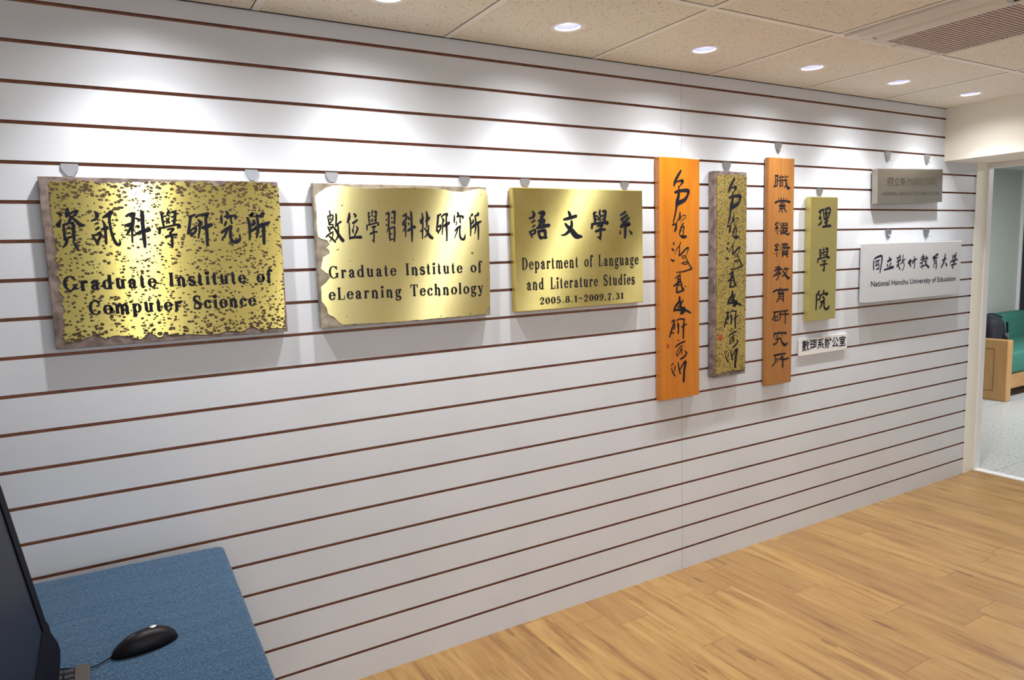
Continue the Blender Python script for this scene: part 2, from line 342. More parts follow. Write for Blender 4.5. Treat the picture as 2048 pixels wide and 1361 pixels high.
# ---------------------------------------------------------------- measured sizes and brush strokes (metres; strokes in 0.1 mm)
RECT={'p1': (-0.105, 0.4905, 1.2112, 1.6582), 'p2': (0.5945, 1.1973, 1.2112, 1.6587), 'p3': (1.303, 1.9059, 1.2139, 1.6602), 'b1': (1.9952, 2.219, 0.7915, 1.7965), 'b2': (2.2997, 2.4962, 0.8556, 1.7494), 'b3': (2.6526, 2.8285, 0.774, 1.823), 'g': (2.9441, 3.148, 1.0572, 1.6513), 'w': (2.9092, 3.2835, 0.888, 0.9707), 's1': (3.4518, 4.0486, 1.6297, 1.8058), 's2': (3.3749, 4.2612, 1.1203, 1.4221)}
BRUSH={
'p1':'-2641,1318,38;-2564,1263,89|-2563,1153,25;-2614,1043,89;-2648,989,102;-2610,954,51|-2398,1409,77;-2419,1305,96;-2432,1222,77|-2406,1250,77;-2305,1319,64;-2217,1361,77;-2196,1327,65;-2276,1236,51;-2347,1181,64|-2347,1181,77;-2384,1098,71;-2407,1043,58|-2338,1209,77;-2240,1111,77;-2141,1000,104;-2057,992,52|-2523,1002,57;-2524,836,61;-2522,628,70|-2523,1002,51;-2413,1043,64;-2317,1049,77|-2307,1028,84;-2314,820,90;-2322,597,65|-2486,898,26;-2401,918,58|-2484,780,26;-2406,793,51|-2515,642,64;-2373,695,58|-2484,586,77;-2516,503,71;-2583,421,38|-2355,570,32;-2308,485,65;-2269,386,71|-1788,1342,52;-1746,1265,105;-1757,1209,92|-1889,1104,39;-1787,1153,66;-1744,1223,66|-1811,1019,39;-1747,1047,53|-1805,878,53;-1739,927,66|-1898,731,53;-1846,618,59;-1806,518,59|-1886,724,53;-1798,744,59;-1726,793,66;-1714,715,73;-1775,588,66;-1816,546,66|-1610,1195,53;-1518,1251,93;-1424,1322,107|-1424,1322,80;-1468,1181,73;-1469,1024,67;-1455,825,73;-1416,625,74;-1358,495,81;-1304,466,74;-1273,522,61;-1278,609,27|-1636,1117,33;-1600,1025,66;-1588,883,73;-1593,685,66;-1601,514,67|-1675,877,53;-1598,912,80;-1539,940,66|-1079,1230,41;-985,1274,81;-894,1288,95;-884,1252,68|-896,1267,82;-915,1123,95;-932,993,82;-962,792,61;-978,532,48|-1113,980,68;-1022,994,109;-914,1051,82|-991,907,82;-1066,778,61;-1103,728,41|-967,893,68;-905,856,41|-840,1173,55;-765,1130,75|-831,964,68;-794,949,68;-810,906,27|-705,1382,41;-681,1281,103;-690,1021,103;-688,730,103;-682,497,90;-684,395,62|-876,747,68;-754,804,96;-607,846,110;-540,860,97|-207,1281,61;-146,1313,46|-201,1265,69;-192,1105,69;-171,913,61|-168,1217,46;-93,1241,38|-165,1073,46;-112,1097,38|-17,1362,69;-60,1281,61;-13,1233,46|-92,1169,46;-35,1057,62|-26,1169,46;-103,1025,38|62,1346,62;135,1330,93;126,1217,77;87,1008,70|44,1209,54;112,1225,46|42,1097,46;103,1113,46|-273,913,69;-300,770,76|-282,898,53;-43,952,54;183,999,62;223,942,78;168,910,47|-87,864,54;25,887,54;61,871,62;-20,783,54;-38,751,62|-21,767,69;5,637,70;-5,426,70;-17,370,46|-85,444,46;-19,427,62|-148,663,69;-5,702,69;123,724,70|500,1209,78;641,1267,63|522,1201,78;482,990,78;425,745,71|480,777,47;503,679,63|499,826,55;581,891,63;635,907,71;620,809,71;519,695,63|666,1201,63;778,1267,55;917,1275,96;981,1300,96|721,1119,63;775,1037,111;740,972,95|751,1021,63;729,840,63;681,611,40|945,1234,104;913,1119,80;918,888,96;913,624,88;904,408,80|811,906,80;938,946,120;1050,987,104|709,972,48;809,1070,40|1479,1360,65;1513,1285,90;1496,1168,65|1345,1268,32;1329,1152,81;1335,1035,57|1428,1218,65;1573,1235,65;1701,1235,82;1738,1193,74;1702,1151,49|1456,1060,73;1409,968,65|1603,1218,65;1588,1118,57;1605,1034,65|1315,768,73;1449,867,81;1581,917,82|1483,884,82;1396,684,65;1298,543,32|1582,934,82;1547,783,82;1549,598,90;1613,496,99;1727,502,107;1797,577,74;1791,713,25|2114,1235,50;2193,1303,83;2171,1236,100|2044,1176,66;2084,1049,92;2090,794,83;2064,548,50|2228,1108,75;2213,1015,117;2134,947,67|2141,811,84;2261,878,101|2313,1253,67;2331,1048,84;2313,792,84;2266,604,50|2320,1244,59;2419,1236,101;2491,1304,118|2262,895,101;2433,962,127;2622,1030,102|2483,962,102;2476,739,102;2465,429,85',
'p2':'-2545,1391,45;-2538,1296,45;-2543,1118,32|-2614,1220,45;-2595,1106,51;-2583,991,51|-2614,1226,45;-2462,1265,51;-2471,1118,52;-2576,1004,51|-2595,1112,32;-2469,1150,32|-2628,903,45;-2589,788,51;-2579,749,45|-2585,966,45;-2467,972,45;-2485,889,52;-2575,813,51|-2583,890,39;-2472,902,39|-2698,604,58;-2589,686,51;-2475,748,45|-2494,749,39;-2488,633,39;-2591,456,32|-2601,609,52;-2508,531,65;-2428,440,58|-2349,1297,58;-2352,1144,65;-2379,914,52|-2378,927,52;-2295,1003,58;-2212,1060,65|-2310,965,52;-2308,785,58;-2333,606,58;-2406,491,39|-2446,889,52;-2362,760,84;-2268,592,98;-2182,475,111|-1924,1323,52;-1939,1182,98;-1994,1040,59|-1948,1027,39;-1950,782,53;-1956,510,40|-1764,1298,66;-1727,1246,79;-1750,1195,40|-1829,1014,66;-1759,1052,79;-1681,1111,60|-1791,962,33;-1826,833,33|-1842,794,73;-1834,703,33|-1714,910,40;-1684,844,66;-1739,715,60;-1806,612,40|-1923,555,79;-1761,572,80;-1598,570,107|-1300,1338,54;-1296,1169,54;-1280,972,47|-1308,1312,40;-1251,1345,34|-1286,1214,40;-1237,1227,40|-1280,1084,40;-1239,1090,27|-1165,1404,54;-1187,1273,40;-1154,1234,40|-1209,1129,34;-1171,1057,34|-1166,1155,34;-1213,1057,27|-1098,1365,54;-1042,1372,68;-1060,1182,61;-1077,1011,54|-1107,1214,54;-1065,1221,41|-1113,1109,54;-1071,1116,41|-1371,934,54;-1373,796,47|-1371,940,47;-1189,985,54;-1020,1024,54;-989,971,68;-1025,938,41|-1209,880,54;-1096,912,54;-1157,827,47;-1173,794,47|-1158,801,54;-1155,616,54;-1168,392,41|-1226,472,41;-1164,458,54|-1270,670,67;-1163,722,61;-1058,734,68|-710,1301,55;-624,1327,82;-625,1182,62;-640,916,62;-667,810,41;-715,717,27|-707,1115,62;-704,1110,62|-709,950,62;-706,944,62|-522,1175,62;-519,1170,62|-519,1035,69;-517,1030,69|-502,1348,69;-415,1375,83;-426,1182,69;-436,995,69|-580,842,62;-493,875,62;-435,888,55|-629,849,55;-626,650,62;-616,449,48|-443,875,62;-448,647,62;-474,420,55|-605,649,34;-540,669,41|-614,482,41;-470,500,42|-139,1235,56;-65,1262,84;-4,1316,49|-20,1275,63;-19,1168,63;-82,1074,84;-145,980,70;-104,940,63;-26,1033,28|-58,980,70;-62,764,49;-66,562,35|-49,872,56;-96,818,63;-150,745,35|-76,913,56;-26,892,35|55,1188,77;82,1141,70|52,999,63;65,952,35|146,1397,35;163,1303,77;161,979,77;162,708,78;149,396,42|18,763,70;139,830,99;260,897,71|231,911,57;273,856,71|550,1338,36;566,1222,57;560,950,50;541,731,57;530,499,36|586,1168,71;492,1086,78;504,1018,64;554,977,43|570,854,43;505,759,57;460,739,43|709,1379,50;732,1250,86;716,1072,72;698,867,36|671,1072,57;764,1127,79;812,1195,57|769,921,50;745,757,58;678,606,57;607,546,36|622,840,43;699,730,72;797,577,101;884,507,87|1119,1250,73;1228,1292,58|1133,1236,73;1099,1002,73;1048,740,51|1088,781,44;1114,670,51|1116,878,58;1211,932,66;1198,822,66;1132,725,58|1255,1209,58;1335,1278,66;1460,1306,88|1283,1154,51;1326,1098,73;1274,974,44|1294,1070,51;1284,863,51;1250,627,37|1466,1278,88;1431,1181,59;1428,945,73;1430,667,66;1418,416,52|1357,918,103;1444,959,117;1524,1014,88|1869,1370,45;1890,1293,74;1861,1195,45|1739,1279,30;1734,1153,67;1727,1013,37|1839,1223,59;1959,1244,60;2060,1216,82;2050,1160,45|1816,1055,37;1795,943,37|1957,1209,52;1943,1069,60;1964,1013,45|1730,733,45;1829,831,74;1942,886,75|1846,845,67;1808,705,52;1712,502,30|1943,900,67;1920,746,60;1920,563,67;1987,456,82;2083,476,83;2122,631,23|2357,1223,45;2425,1308,68;2423,1266,60|2323,1188,60;2350,1068,68;2346,799,61;2329,571,38|2457,1117,53;2446,1039,83;2386,968,45|2405,841,68;2489,911,76|2528,1252,53;2552,1067,61;2534,825,61;2493,633,30|2552,1259,46;2635,1280,99;2653,1337,76|2440,897,76;2589,982,99;2747,1052,69|2638,967,69;2644,739,69;2628,432,38',
'p3':'-2189,1380,77;-2131,1290,132;-2171,1179,121|-2329,1139,77;-2171,1169,88|-2238,988,66;-2114,1058,88|-2207,826,66;-2120,886,77|-2333,656,88;-2277,544,88;-2239,452,55|-2285,665,55;-2125,725,89;-2104,623,89;-2240,544,66|-1899,1331,111;-1751,1362,134;-1691,1311,123;-1793,1210,156;-1822,1047,134;-1940,804,134|-1945,1048,89;-1784,1098,89;-1699,1067,112;-1741,905,90|-2038,785,78;-1817,834,134;-1494,883,135|-1957,662,111;-1925,519,112;-1867,417,112|-1945,662,100;-1698,700,135;-1665,557,135;-1657,424,90|-1878,437,101;-1607,444,79|-584,1366,115;-535,1252,139;-525,1148,116|-808,1097,92;-551,1148,127;-264,1221,128|-464,1023,104;-482,835,139;-615,649,139;-772,546,92;-952,513,34|-762,941,81;-637,816,139;-460,668,209;-257,477,211;-21,453,94|598,1339,107;620,1127,108;656,935,108|570,1318,72;692,1371,72|635,1212,84;743,1233,60|660,1095,84;741,1105,60|883,1425,96;853,1318,96;906,1233,84|770,1201,72;889,1062,84|905,1190,72;794,1062,60|1018,1404,97;1141,1394,133;1109,1169,121;1064,955,109|988,1233,85;1111,1255,73|999,1105,73;1095,1115,73|494,914,107;478,766,96|494,914,95;819,956,96;1175,997,109;1242,943,110;1159,922,73|762,849,96;967,891,97;980,848,85;869,752,85|882,741,109;892,548,109;874,333,85|767,421,72;862,398,109|677,647,120;895,698,109;1100,707,109|1875,1256,62;2017,1311,112;2131,1376,112|1929,1104,112;2071,1169,112;2215,1257,112|1957,1082,87;2012,994,100|2299,1147,113;2126,1016,137;2011,907,137;1924,820,149|1924,820,124;2124,885,150;2296,928,151;2324,884,100;2180,818,63|2124,863,125;2119,578,138;2102,380,100|1879,668,37;1858,548,87|2335,652,63;2434,541,114',
'b1':'48,4488,101;-155,4237,129;-290,4014,129;-324,3891,86|-290,4014,72;-55,4081,72;149,4086,145;46,3924,58;-62,3847,43|-72,3872,58;-56,3700,87;-74,3503,144;-159,3256,173;-177,3132,159;-211,2959,101;-280,2687,87;-366,2416,58;-366,2341,35|-259,3623,115;45,3690,130;456,3697,161;438,3536,117;283,3335,160;44,3233,188;-160,3157,173|8,2812,58;-9,2663,102;-10,2526,87|-95,2489,35;7,2564,35;179,2688,35;316,2676,41;264,2563,35;109,2489,29;41,2365,23|-417,2292,72;-248,2329,72;-214,2266,101;-249,2118,116;-300,2031,72|-94,2589,29;-197,2366,58|195,2364,59;74,2215,73;-12,2016,73;-29,1891,58|108,2165,41;229,2226,53;194,2014,53;176,1914,53|39,1840,88;193,1801,147;348,1811,88|40,2040,29;142,2064,29|-355,1587,42;-356,1515,98|-455,1335,56;-390,1261,99|-523,890,42;-425,826,85;-326,835,57|40,1580,43;-43,1436,51;-193,1293,40;-292,1102,28|-43,1436,51;-27,1241,57;-45,1034,71;139,1151,80;340,1306,86;474,1327,63;373,1084,34;322,1000,40;172,1016,40;105,969,40;171,906,34;289,939,34|322,987,34;389,838,46;541,611,52;660,459,73;473,416,64;170,354,57;-213,339,34|87,700,46;238,745,46;440,750,46;473,700,46;305,656,40;104,688,34|-281,90,51;-131,169,51;2,188,57|-14,287,51;2,90,63;34,-84,72|-114,218,46;-115,-28,86|-365,-224,71;-166,-124,86;34,-59,72|-115,-28,86;-183,-270,86;-201,-491,86|68,-110,72;101,-284,86;151,-386,130|-184,-504,86;-1,-477,72;201,-413,87|-99,45,57;1,16,57|-116,-200,51;17,-206,57|296,-269,58;302,-279,58|-51,-696,72;-69,-893,115;-270,-1079,100;-354,-1271,86|-35,-697,72;-2,-922,86;31,-1073,101|149,-857,72;-3,-1046,86;-137,-1137,72|-320,-1236,72;-70,-1240,115;232,-1210,174;131,-1353,174;30,-1396,101|64,-1150,144;81,-1250,174|232,-1260,116;436,-1336,88;589,-1410,73|-488,-1719,57;-339,-1656,72;-390,-1850,86;-507,-2089,86;-607,-2341,72|-507,-2188,57;-375,-2187,58|-323,-1781,34;-324,-1980,72;-374,-2025,57|-206,-1678,58;-38,-1628,58;231,-1660,73|-139,-1795,87;-107,-2022,81;-124,-2220,81|-190,-1903,43;-39,-1890,43|231,-1673,58;180,-1919,87;179,-2170,87;168,-2458,73|78,-1987,58;231,-1923,73;367,-1871,53|-142,-2506,43;-92,-2561,35|-261,-2796,72;-143,-2720,73;93,-2641,73;263,-2618,59|109,-2781,58;-77,-2877,52;-229,-3113,46;-179,-3194,41;-61,-3079,47;58,-2889,53;75,-3017,64;57,-3142,41|279,-3037,59;364,-3121,74;227,-3260,82;23,-3340,82|-515,-3561,52;-415,-3496,52|-522,-3661,35;-434,-3872,58;-317,-4037,64|-298,-3610,52;-332,-3732,52;-350,-3843,41|-130,-3476,52;-97,-3657,64;-13,-3957,82|-47,-3814,53;124,-3604,73;295,-3470,88;294,-3572,118;225,-3819,112;183,-4324,118',
'b3':'-458,4423,85;-249,4429,71|-439,4343,51;-434,4114,57;-484,3975,71;-535,3940,56|-300,4370,51;-295,4118,62;-362,3978,71;-518,3940,56|-420,4275,40;-298,4278,40|-435,4172,40;-296,4175,40|-56,4458,51;-37,4401,57|-195,4362,51;140,4394,51|-106,4330,46;-69,4261,46|70,4358,40;36,4264,40|-227,4223,62;374,4250,63|-138,4156,43;-133,3960,51|74,4161,43;60,3988,43|-137,4145,40;74,4154,40|-118,4064,34;58,4068,34|-169,3964,46;78,3988,40|209,4465,46;250,4247,63;326,4040,101;436,3891,144;580,3917,58|377,4134,52;255,3992,57;151,3897,43|299,4399,57;424,4414,58|-209,3404,57;-202,3400,57|358,3412,58;366,3407,58|-34,3430,57;-12,3244,63|143,3444,58;130,3246,63|-416,3228,99;-154,3301,80;271,3306,81;559,3262,116|-82,3220,46;9,3105,40|202,3223,46;115,3106,40|-168,3103,46;276,3107,46|42,3222,52;52,2779,63|-149,3046,40;241,3060,40|-130,2964,52;261,2990,46|-40,2918,46;-162,2813,43|208,2931,52;336,2815,64|-240,2324,63;-414,2243,63;-254,2149,52;-410,2057,69;-182,2090,46|-186,2289,52;-132,2242,52|-269,2056,52;-264,1810,52|-408,1964,29;-443,1929,29|-126,1973,35;-90,1925,40|-9,2311,52;2,1819,58|-34,1808,58;233,1840,52;487,1778,88;612,1847,44|80,2299,40;223,2275,41;82,2194,46;243,2181,41|276,2310,41;439,2263,47;279,2193,41;459,2180,41|48,2124,46;480,2073,47|85,2053,41;229,2028,41;88,1959,41;231,1946,41|282,2051,41;427,2015,41;285,1945,41;447,1932,41|36,1889,35;430,1897,35|-219,1345,63;-412,1278,63;-234,1204,52;-408,1079,69;-160,1085,58|-165,1297,52;-93,1260,43|-282,970,46;-271,769,40|-458,916,52;-447,913,52|-122,931,43;-111,928,44|-20,1176,35;0,1081,29|280,1383,47;282,1264,47|66,1339,58;497,1336,53|121,1268,41;445,1266,41|68,1210,47;284,1181,47;610,1186,59;503,1105,59|142,1137,41;448,1130,41|107,1079,47;94,866,58|486,1070,47;491,855,53|108,1031,35;487,1027,35|109,972,35;488,968,35|111,913,35;489,903,35|94,854,47;491,855,47|184,828,47;97,747,53|383,835,47;475,737,65|-163,341,52;-176,140,52|-356,265,52;-18,276,53|-424,125,64;-195,176,70;109,176,70|-54,278,52;-228,47,64;-507,-143,58|-227,35,41;-32,63,47;-119,-29,41|-137,-4,52;-134,-171,64;-274,-296,58|-314,-80,52;60,-12,53|342,263,53;236,124,53;148,56,44|271,182,59;543,184,74|434,164,53;384,-1,71;242,-115,59;116,-134,53|201,78,53;350,-96,103;554,-260,125;662,-205,45|2,-690,59;-13,-797,73|-476,-844,87;-246,-773,82;185,-784,77;548,-790,83|-13,-797,53;-136,-922,70;116,-936,71;260,-920,59|132,-853,47;224,-930,53|-81,-985,59;-113,-1175,65;-235,-1324,64|226,-1002,65;226,-1327,83|-81,-990,41;226,-1002,41|-97,-1080,41;210,-1098,41|-95,-1188,41;212,-1206,41|-434,-1798,70;-112,-1784,65|-327,-1793,59;-394,-1981,65;-516,-2140,70|-340,-2021,53;-336,-2202,65|-340,-2021,47;-179,-2008,53;-158,-2179,47;-319,-2179,53|-76,-1786,53;141,-1789,59;542,-1779,75|33,-1806,53;38,-2036,65;-49,-2199,59|-109,-1929,47;180,-1925,53;582,-1953,84|359,-1791,66;385,-2109,72;380,-2377,66|-56,-2744,65;0,-2797,59|-378,-2802,88;-18,-2808,71;456,-2823,84|-378,-2790,65;-382,-2959,59|456,-2835,66;422,-2918,60|-160,-2905,59;-231,-2972,47|148,-2919,66;155,-2930,66|-283,-3077,59;96,-3062,66|-86,-3021,65;-155,-3186,71;-296,-3294,77;-440,-3293,53|96,-3062,66;136,-3212,72;322,-3376,135;469,-3389,106;577,-3276,36|-375,-3835,83;76,-3818,84;424,-3816,72|-266,-3907,48;-280,-4076,54;-332,-4217,59;-491,-4323,53|-281,-4027,36;-137,-4017,54;-99,-4095,42|-279,-4150,48;-135,-4128,42|-10,-4055,60;153,-3973,72|118,-4068,60;412,-4086,79;670,-4063,61|225,-3931,84;249,-4180,96;254,-4440,97',
'g':'-390,2263,118;-194,2347,118|-289,2222,105;-319,2138,66|-317,2055,79;-314,1971,184;-346,1950,131|-210,1845,66;-240,1741,106;-386,1647,118|-145,2368,66;-93,2327,79|-62,2390,79;-53,2139,79;4,1929,106|72,2390,106;339,2434,133;444,2329,107;350,2118,107;255,1950,107;55,1908,106|106,2370,106;147,2139,133;165,1655,120|45,2181,93;380,2224,80|61,1740,106;260,1823,93|-83,1551,119;167,1581,133;471,1590,134|-280,458,93;-251,77,93|-313,438,66;-163,456,53|-242,309,66;-125,317,48|-254,183,53;-137,184,48|19,526,80;-11,410,80;59,344,67;-89,242,53|-92,327,53;48,175,67|156,470,80;289,509,121;280,296,108;220,85,94|143,342,67;278,350,54|115,194,59;249,212,54|-415,7,93;-16,70,80;337,113,81;424,57,108;323,28,67|-431,-3,80;-426,-151,80|-77,-98,75;158,-74,75;27,-208,67|44,-209,94;70,-466,94;41,-593,67|-46,-526,54;56,-551,94|-205,-286,93;63,-252,81;265,-237,94|-464,-1686,98;-462,-2020,98;-486,-2432,74|-299,-1578,135;-357,-1673,98|-357,-1673,86;-200,-1780,74;-196,-1898,99;-317,-1960,111|-168,-1821,62;-94,-1707,74|71,-1548,112;75,-1657,99|-78,-1717,87;107,-1698,87;356,-1692,137;265,-1766,75|35,-1852,112;66,-1860,112|-128,-2080,111;-4,-2087,149;147,-1958,112|27,-2069,124;-91,-2260,99;-225,-2399,49|137,-2116,87;129,-2333,100;258,-2451,125;445,-2414,126;519,-2299,50',
's2':'-3895,610,94;-3889,343,94;-3865,185,88|-3819,729,94;-3539,818,111;-3211,845,127;-3196,564,111;-3263,273,102;-3312,17,89|-3731,581,79;-3407,644,79|-3686,506,79;-3636,335,63|-3549,624,63;-3434,376,79;-3446,230,70|-3629,188,79;-3425,217,70|-3719,362,63;-3479,451,63|-2539,753,97;-2471,664,97|-2675,560,113;-2386,650,129|-2688,400,97;-2661,301,81|-2396,464,97;-2491,270,81|-2965,127,80;-2592,187,113;-2193,247,163|-1607,851,82;-1560,787,82|-1857,708,82;-1559,762,82|-1812,670,82;-1720,567,66|-1554,687,66;-1675,541,82|-1866,497,65;-1505,586,82|-1715,492,99;-1659,265,82;-1564,124,99|-1831,272,115;-1711,417,99|-1536,386,66;-1409,432,66|-1304,855,66;-1332,605,83|-1350,531,83;-1115,624,66|-1370,506,73;-1212,426,60;-1180,249,66;-1342,41,60|-606,583,101;-773,424,134;-661,408,134;-560,214,84|-712,511,134;-445,503,67|-259,738,68;-269,548,85;-415,375,84|-357,525,84;-49,605,102|-197,469,85;-206,266,75;-264,115,75|573,818,86;565,600,103|422,681,69;671,725,86|362,554,86;725,608,86|722,646,86;552,446,86;286,339,68|510,396,86;522,215,69;533,60,69|343,170,69;704,235,69|877,732,86;821,540,76;734,466,69|863,604,104;1022,638,104|960,536,69;816,282,87;662,184,52|781,464,86;934,253,121;1151,128,139|1971,820,124;1834,745,106|1536,636,88;1742,708,105;2044,792,71|1745,669,98;1588,556,88;1984,636,88|1662,515,88;1699,331,77;1620,125,77|1850,522,78;1914,298,88;1885,50,113|1715,435,53;1879,456,53|1725,304,53;1889,325,53|2762,812,72;2711,536,143;2586,276,125;2409,71,89|2524,463,107;2856,545,90|2827,294,90;2959,157,126|3530,699,73;3549,458,73|3674,749,73;3667,535,91|3890,850,73;3832,637,128;3796,478,110|3611,617,55;3828,691,73|3360,357,91;3702,413,91;4022,457,110|3337,331,73;3317,278,73|3608,349,73;3780,371,73;3664,267,73|3425,155,91;3917,219,103|3664,267,80;3604,82,91;3586,2,128',
}
OUT_A=[(-0.2739, 0.2111), (-0.2594, 0.2096), (-0.2158, 0.2164), (-0.1655, 0.21), (-0.1273, 0.2089), (-0.0806, 0.214), (-0.0294, 0.2161), (0.0346, 0.2169), (0.1048, 0.2178), (0.124, 0.2086), (0.1653, 0.2202), (0.2026, 0.2233), (0.2615, 0.2204), (0.2995, 0.2081), (0.2982, 0.1263), (0.2955, -0.008), (0.2928, -0.1441), (0.2903, -0.2128), (0.2484, -0.2095), (0.2217, -0.2164), (0.197, -0.2009), (0.162, -0.2137), (0.1291, -0.2066), (0.0997, -0.2152), (0.0593, -0.214), (0.02, -0.2085), (-0.0074, -0.2105), (-0.0376, -0.2036), (-0.0573, -0.2126), (-0.0746, -0.1942), (-0.0985, -0.2132), (-0.1343, -0.2038), (-0.1517, -0.1961), (-0.1844, -0.2036), (-0.2043, -0.1896), (-0.2293, -0.1976), (-0.2472, -0.2061), (-0.2741, -0.2037), (-0.281, -0.1871), (-0.2742, -0.1678), (-0.275, -0.1399), (-0.2669, -0.1246), (-0.2751, -0.1042), (-0.267, -0.0889), (-0.2784, -0.0686), (-0.27, -0.0494), (-0.2781, -0.0294), (-0.2697, -0.0102), (-0.2791, 0.0135), (-0.2708, 0.0327), (-0.2761, 0.0638), (-0.2766, 0.0946), (-0.2763, 0.133), (-0.2767, 0.1635)]
OUT_B=[(-0.2952, 0.1847), (-0.2827, 0.1946), (-0.262, 0.2085), (-0.2374, 0.2169), (-0.209, 0.2175), (-0.1722, 0.2124), (-0.1304, 0.2093), (-0.0876, 0.2113), (-0.0439, 0.2131), (0.0142, 0.2151), (0.0829, 0.2149), (0.1392, 0.2118), (0.1774, 0.2056), (0.2066, 0.2044), (0.2465, 0.2126), (0.2718, 0.2183), (0.2969, 0.2135), (0.3063, 0.1939), (0.3058, 0.0785), (0.3037, -0.1015), (0.3002, -0.1879), (0.2903, -0.201), (0.2792, -0.2185), (0.2077, -0.2203), (0.1383, -0.2198), (0.0612, -0.2208), (-0.0767, -0.2213), (-0.2357, -0.2163), (-0.2475, -0.2064), (-0.259, -0.1933), (-0.2786, -0.1797), (-0.2834, -0.1592), (-0.2907, -0.1467), (-0.2962, -0.1383), (-0.2954, -0.0944), (-0.2806, -0.0831), (-0.2654, -0.0678), (-0.2707, -0.0555), (-0.2918, -0.0388), (-0.2888, -0.023), (-0.2835, -0.0034), (-0.2627, 0.008), (-0.262, 0.0179), (-0.2716, 0.026), (-0.2609, 0.0357), (-0.2662, 0.0477), (-0.2877, 0.0559), (-0.2952, 0.0619), (-0.2953, 0.1225)]
LINES={'p1a': [-0.266, -0.0712, 0.2603, -0.0719, 0.0386], 'p1b': [-0.2143, -0.1382, 0.2099, -0.1402, 0.0386], 'p2a': [-0.2684, -0.0696, 0.271, -0.0699, 0.0389], 'p2b': [-0.2726, -0.1369, 0.2746, -0.1431, 0.0385], 'p3a': [-0.2704, -0.0715, 0.2777, -0.0693, 0.0444], 'p3b': [-0.252, -0.146, 0.257, -0.1474, 0.0432], 'p3c': [-0.1973, -0.2011, 0.1992, -0.2036, 0.0253], 's1a': [-0.2148, -0.005, 0.2396, 0.0051, 0.0443], 's1b': [-0.2533, -0.0545, 0.2667, -0.0436, 0.0186], 'wa': [-0.1685, -0.0207, 0.1732, -0.0248, 0.0556], 's2b': [-0.4068, -0.0779, 0.3928, -0.0834, 0.0366]}
MAP=((0.8841457272228017, 0.015225706862552816),(0.939678751258338, -0.00466195659983192))

# ---------------------------------------------------------------- room shell
FZ = 0.0
XL, YB = -3.0, -4.6            # left and back walls
def groove_z(i): return (21.95 - i) * 0.1
def slat_wall():
    """one wall skin: laminate slats with T-slots between them, and a hairline joint between two boards"""
    bm = bmesh.new()
    segs = [(XL, 2.1455), (2.1467, 4.486)]
    edges = [(CEIL + .0, None)]
    zs = []
    top = CEIL
    for i in range(1, 22):
        g = groove_z(i); zs.append((g + .0047, top)); top = g - .0047
    zs.append((0.0, top))
    D, LIP = .0125, .0035
    def quad(a, b, c, d, mi):
        f = bm.faces.new([bm.verts.new(p) for p in (a, b, c, d)]); f.material_index = mi; return f
    for x0, x1 in segs:
        for z0, z1 in zs:
            quad((x0, 0, z0), (x1, 0, z0), (x1, 0, z1), (x0, 0, z1), 0)
            for z, s in ((z0, -1), (z1, 1)):
                if z < .001 or z > CEIL - .001: continue
                a, b = ((x0, 0, z), (x1, 0, z))
                quad((x0, 0, z), (x0, .0008, z), (x1, .0008, z), (x1, 0, z), 0)
                quad((x0, .0008, z), (x0, LIP + .004, z), (x1, LIP + .004, z), (x1, .0008, z), 1)
                zz = z - s*.006
                quad((x0, LIP + .004, z), (x0, LIP + .004, zz), (x1, LIP + .004, zz), (x1, LIP + .004, z), 1)
                quad((x0, LIP + .004, zz), (x0, D + .004, zz), (x1, D + .004, zz), (x1, LIP + .004, zz), 1)
        for x in (x0, x1):
            pass
    quad((XL, D, 0), (4.486, D, 0), (4.486, D, CEIL), (XL, D, CEIL), 1)
    quad((4.486, 0, 0), (4.486, D, 0), (4.486, D, CEIL), (4.486, 0, CEIL), 1)
    struct('wall_back', bm, [m_laminate, m_mdf])
slat_wall()

bm = bmesh.new(); box(bm, XL - .2, 4.60, YB - .2, .3, -.05, 0); struct('floor', bm, m_floor)
bm = bmesh.new(); box(bm, 4.66, 12.0, -3.2, 3.2, -.05, 0); struct('floor', bm, m_terrazzo)
bm = bmesh.new(); box(bm, 4.60, 4.66, YB, .02, -.05, .004); struct('trim_1', bm, m_white)
bm = bmesh.new(); box(bm, XL - .1, XL, YB, 0, 0, CEIL); struct('wall_left', bm, m_offwhite)
bm = bmesh.new()
for q in ((XL - .1, -.2, 0, CEIL), (2.2, 4.66, 0, CEIL), (-.2, 2.2, 0, .75), (-.2, 2.2, 1.95, CEIL)): box(bm, q[0], q[1], YB - .1, YB, q[2], q[3])
struct('wall_front', bm, m_offwhite)
bm = bmesh.new()
for q in ((-.2, 2.2, .75, .79), (-.2, 2.2, 1.91, 1.95), (-.2, -.16, .79, 1.91), (2.16, 2.2, .79, 1.91), (.98, 1.02, .79, 1.91)): box(bm, q[0], q[1], YB - .07, YB - .02, q[2], q[3])
struct('added_window_1', bm, m_white)  # unseen window, added to go with the fill light
bm = bmesh.new(); box(bm, 4.48, 4.60, YB, -2.05, 0, CEIL); struct('wall_right', bm, m_cream)
# ceiling beam over the opening, its lintel, and the cream return beside the slat wall
bm = bmesh.new(); box(bm, 4.137, 4.480, YB, .0, 1.8655, CEIL + .05); struct('beam', bm, m_cream)
bm = bmesh.new(); box(bm, 4.480, 4.660, YB, .0, 1.872, CEIL + .05); struct('lintel', bm, m_cream)
bm = bmesh.new(); box(bm, 4.486, 4.606, -.003, .15, 0, 1.8715); struct('trim_2', bm, m_cream)
# white door frame at the corridor side
bm = bmesh.new()
box(bm, 4.606, 4.662, -.010, .15, 0, 1.872, bev=.002)
box(bm, 4.606, 4.662, -2.05, -.010, 1.842, 1.872, bev=.002)
struct('door_frame', bm, m_white)
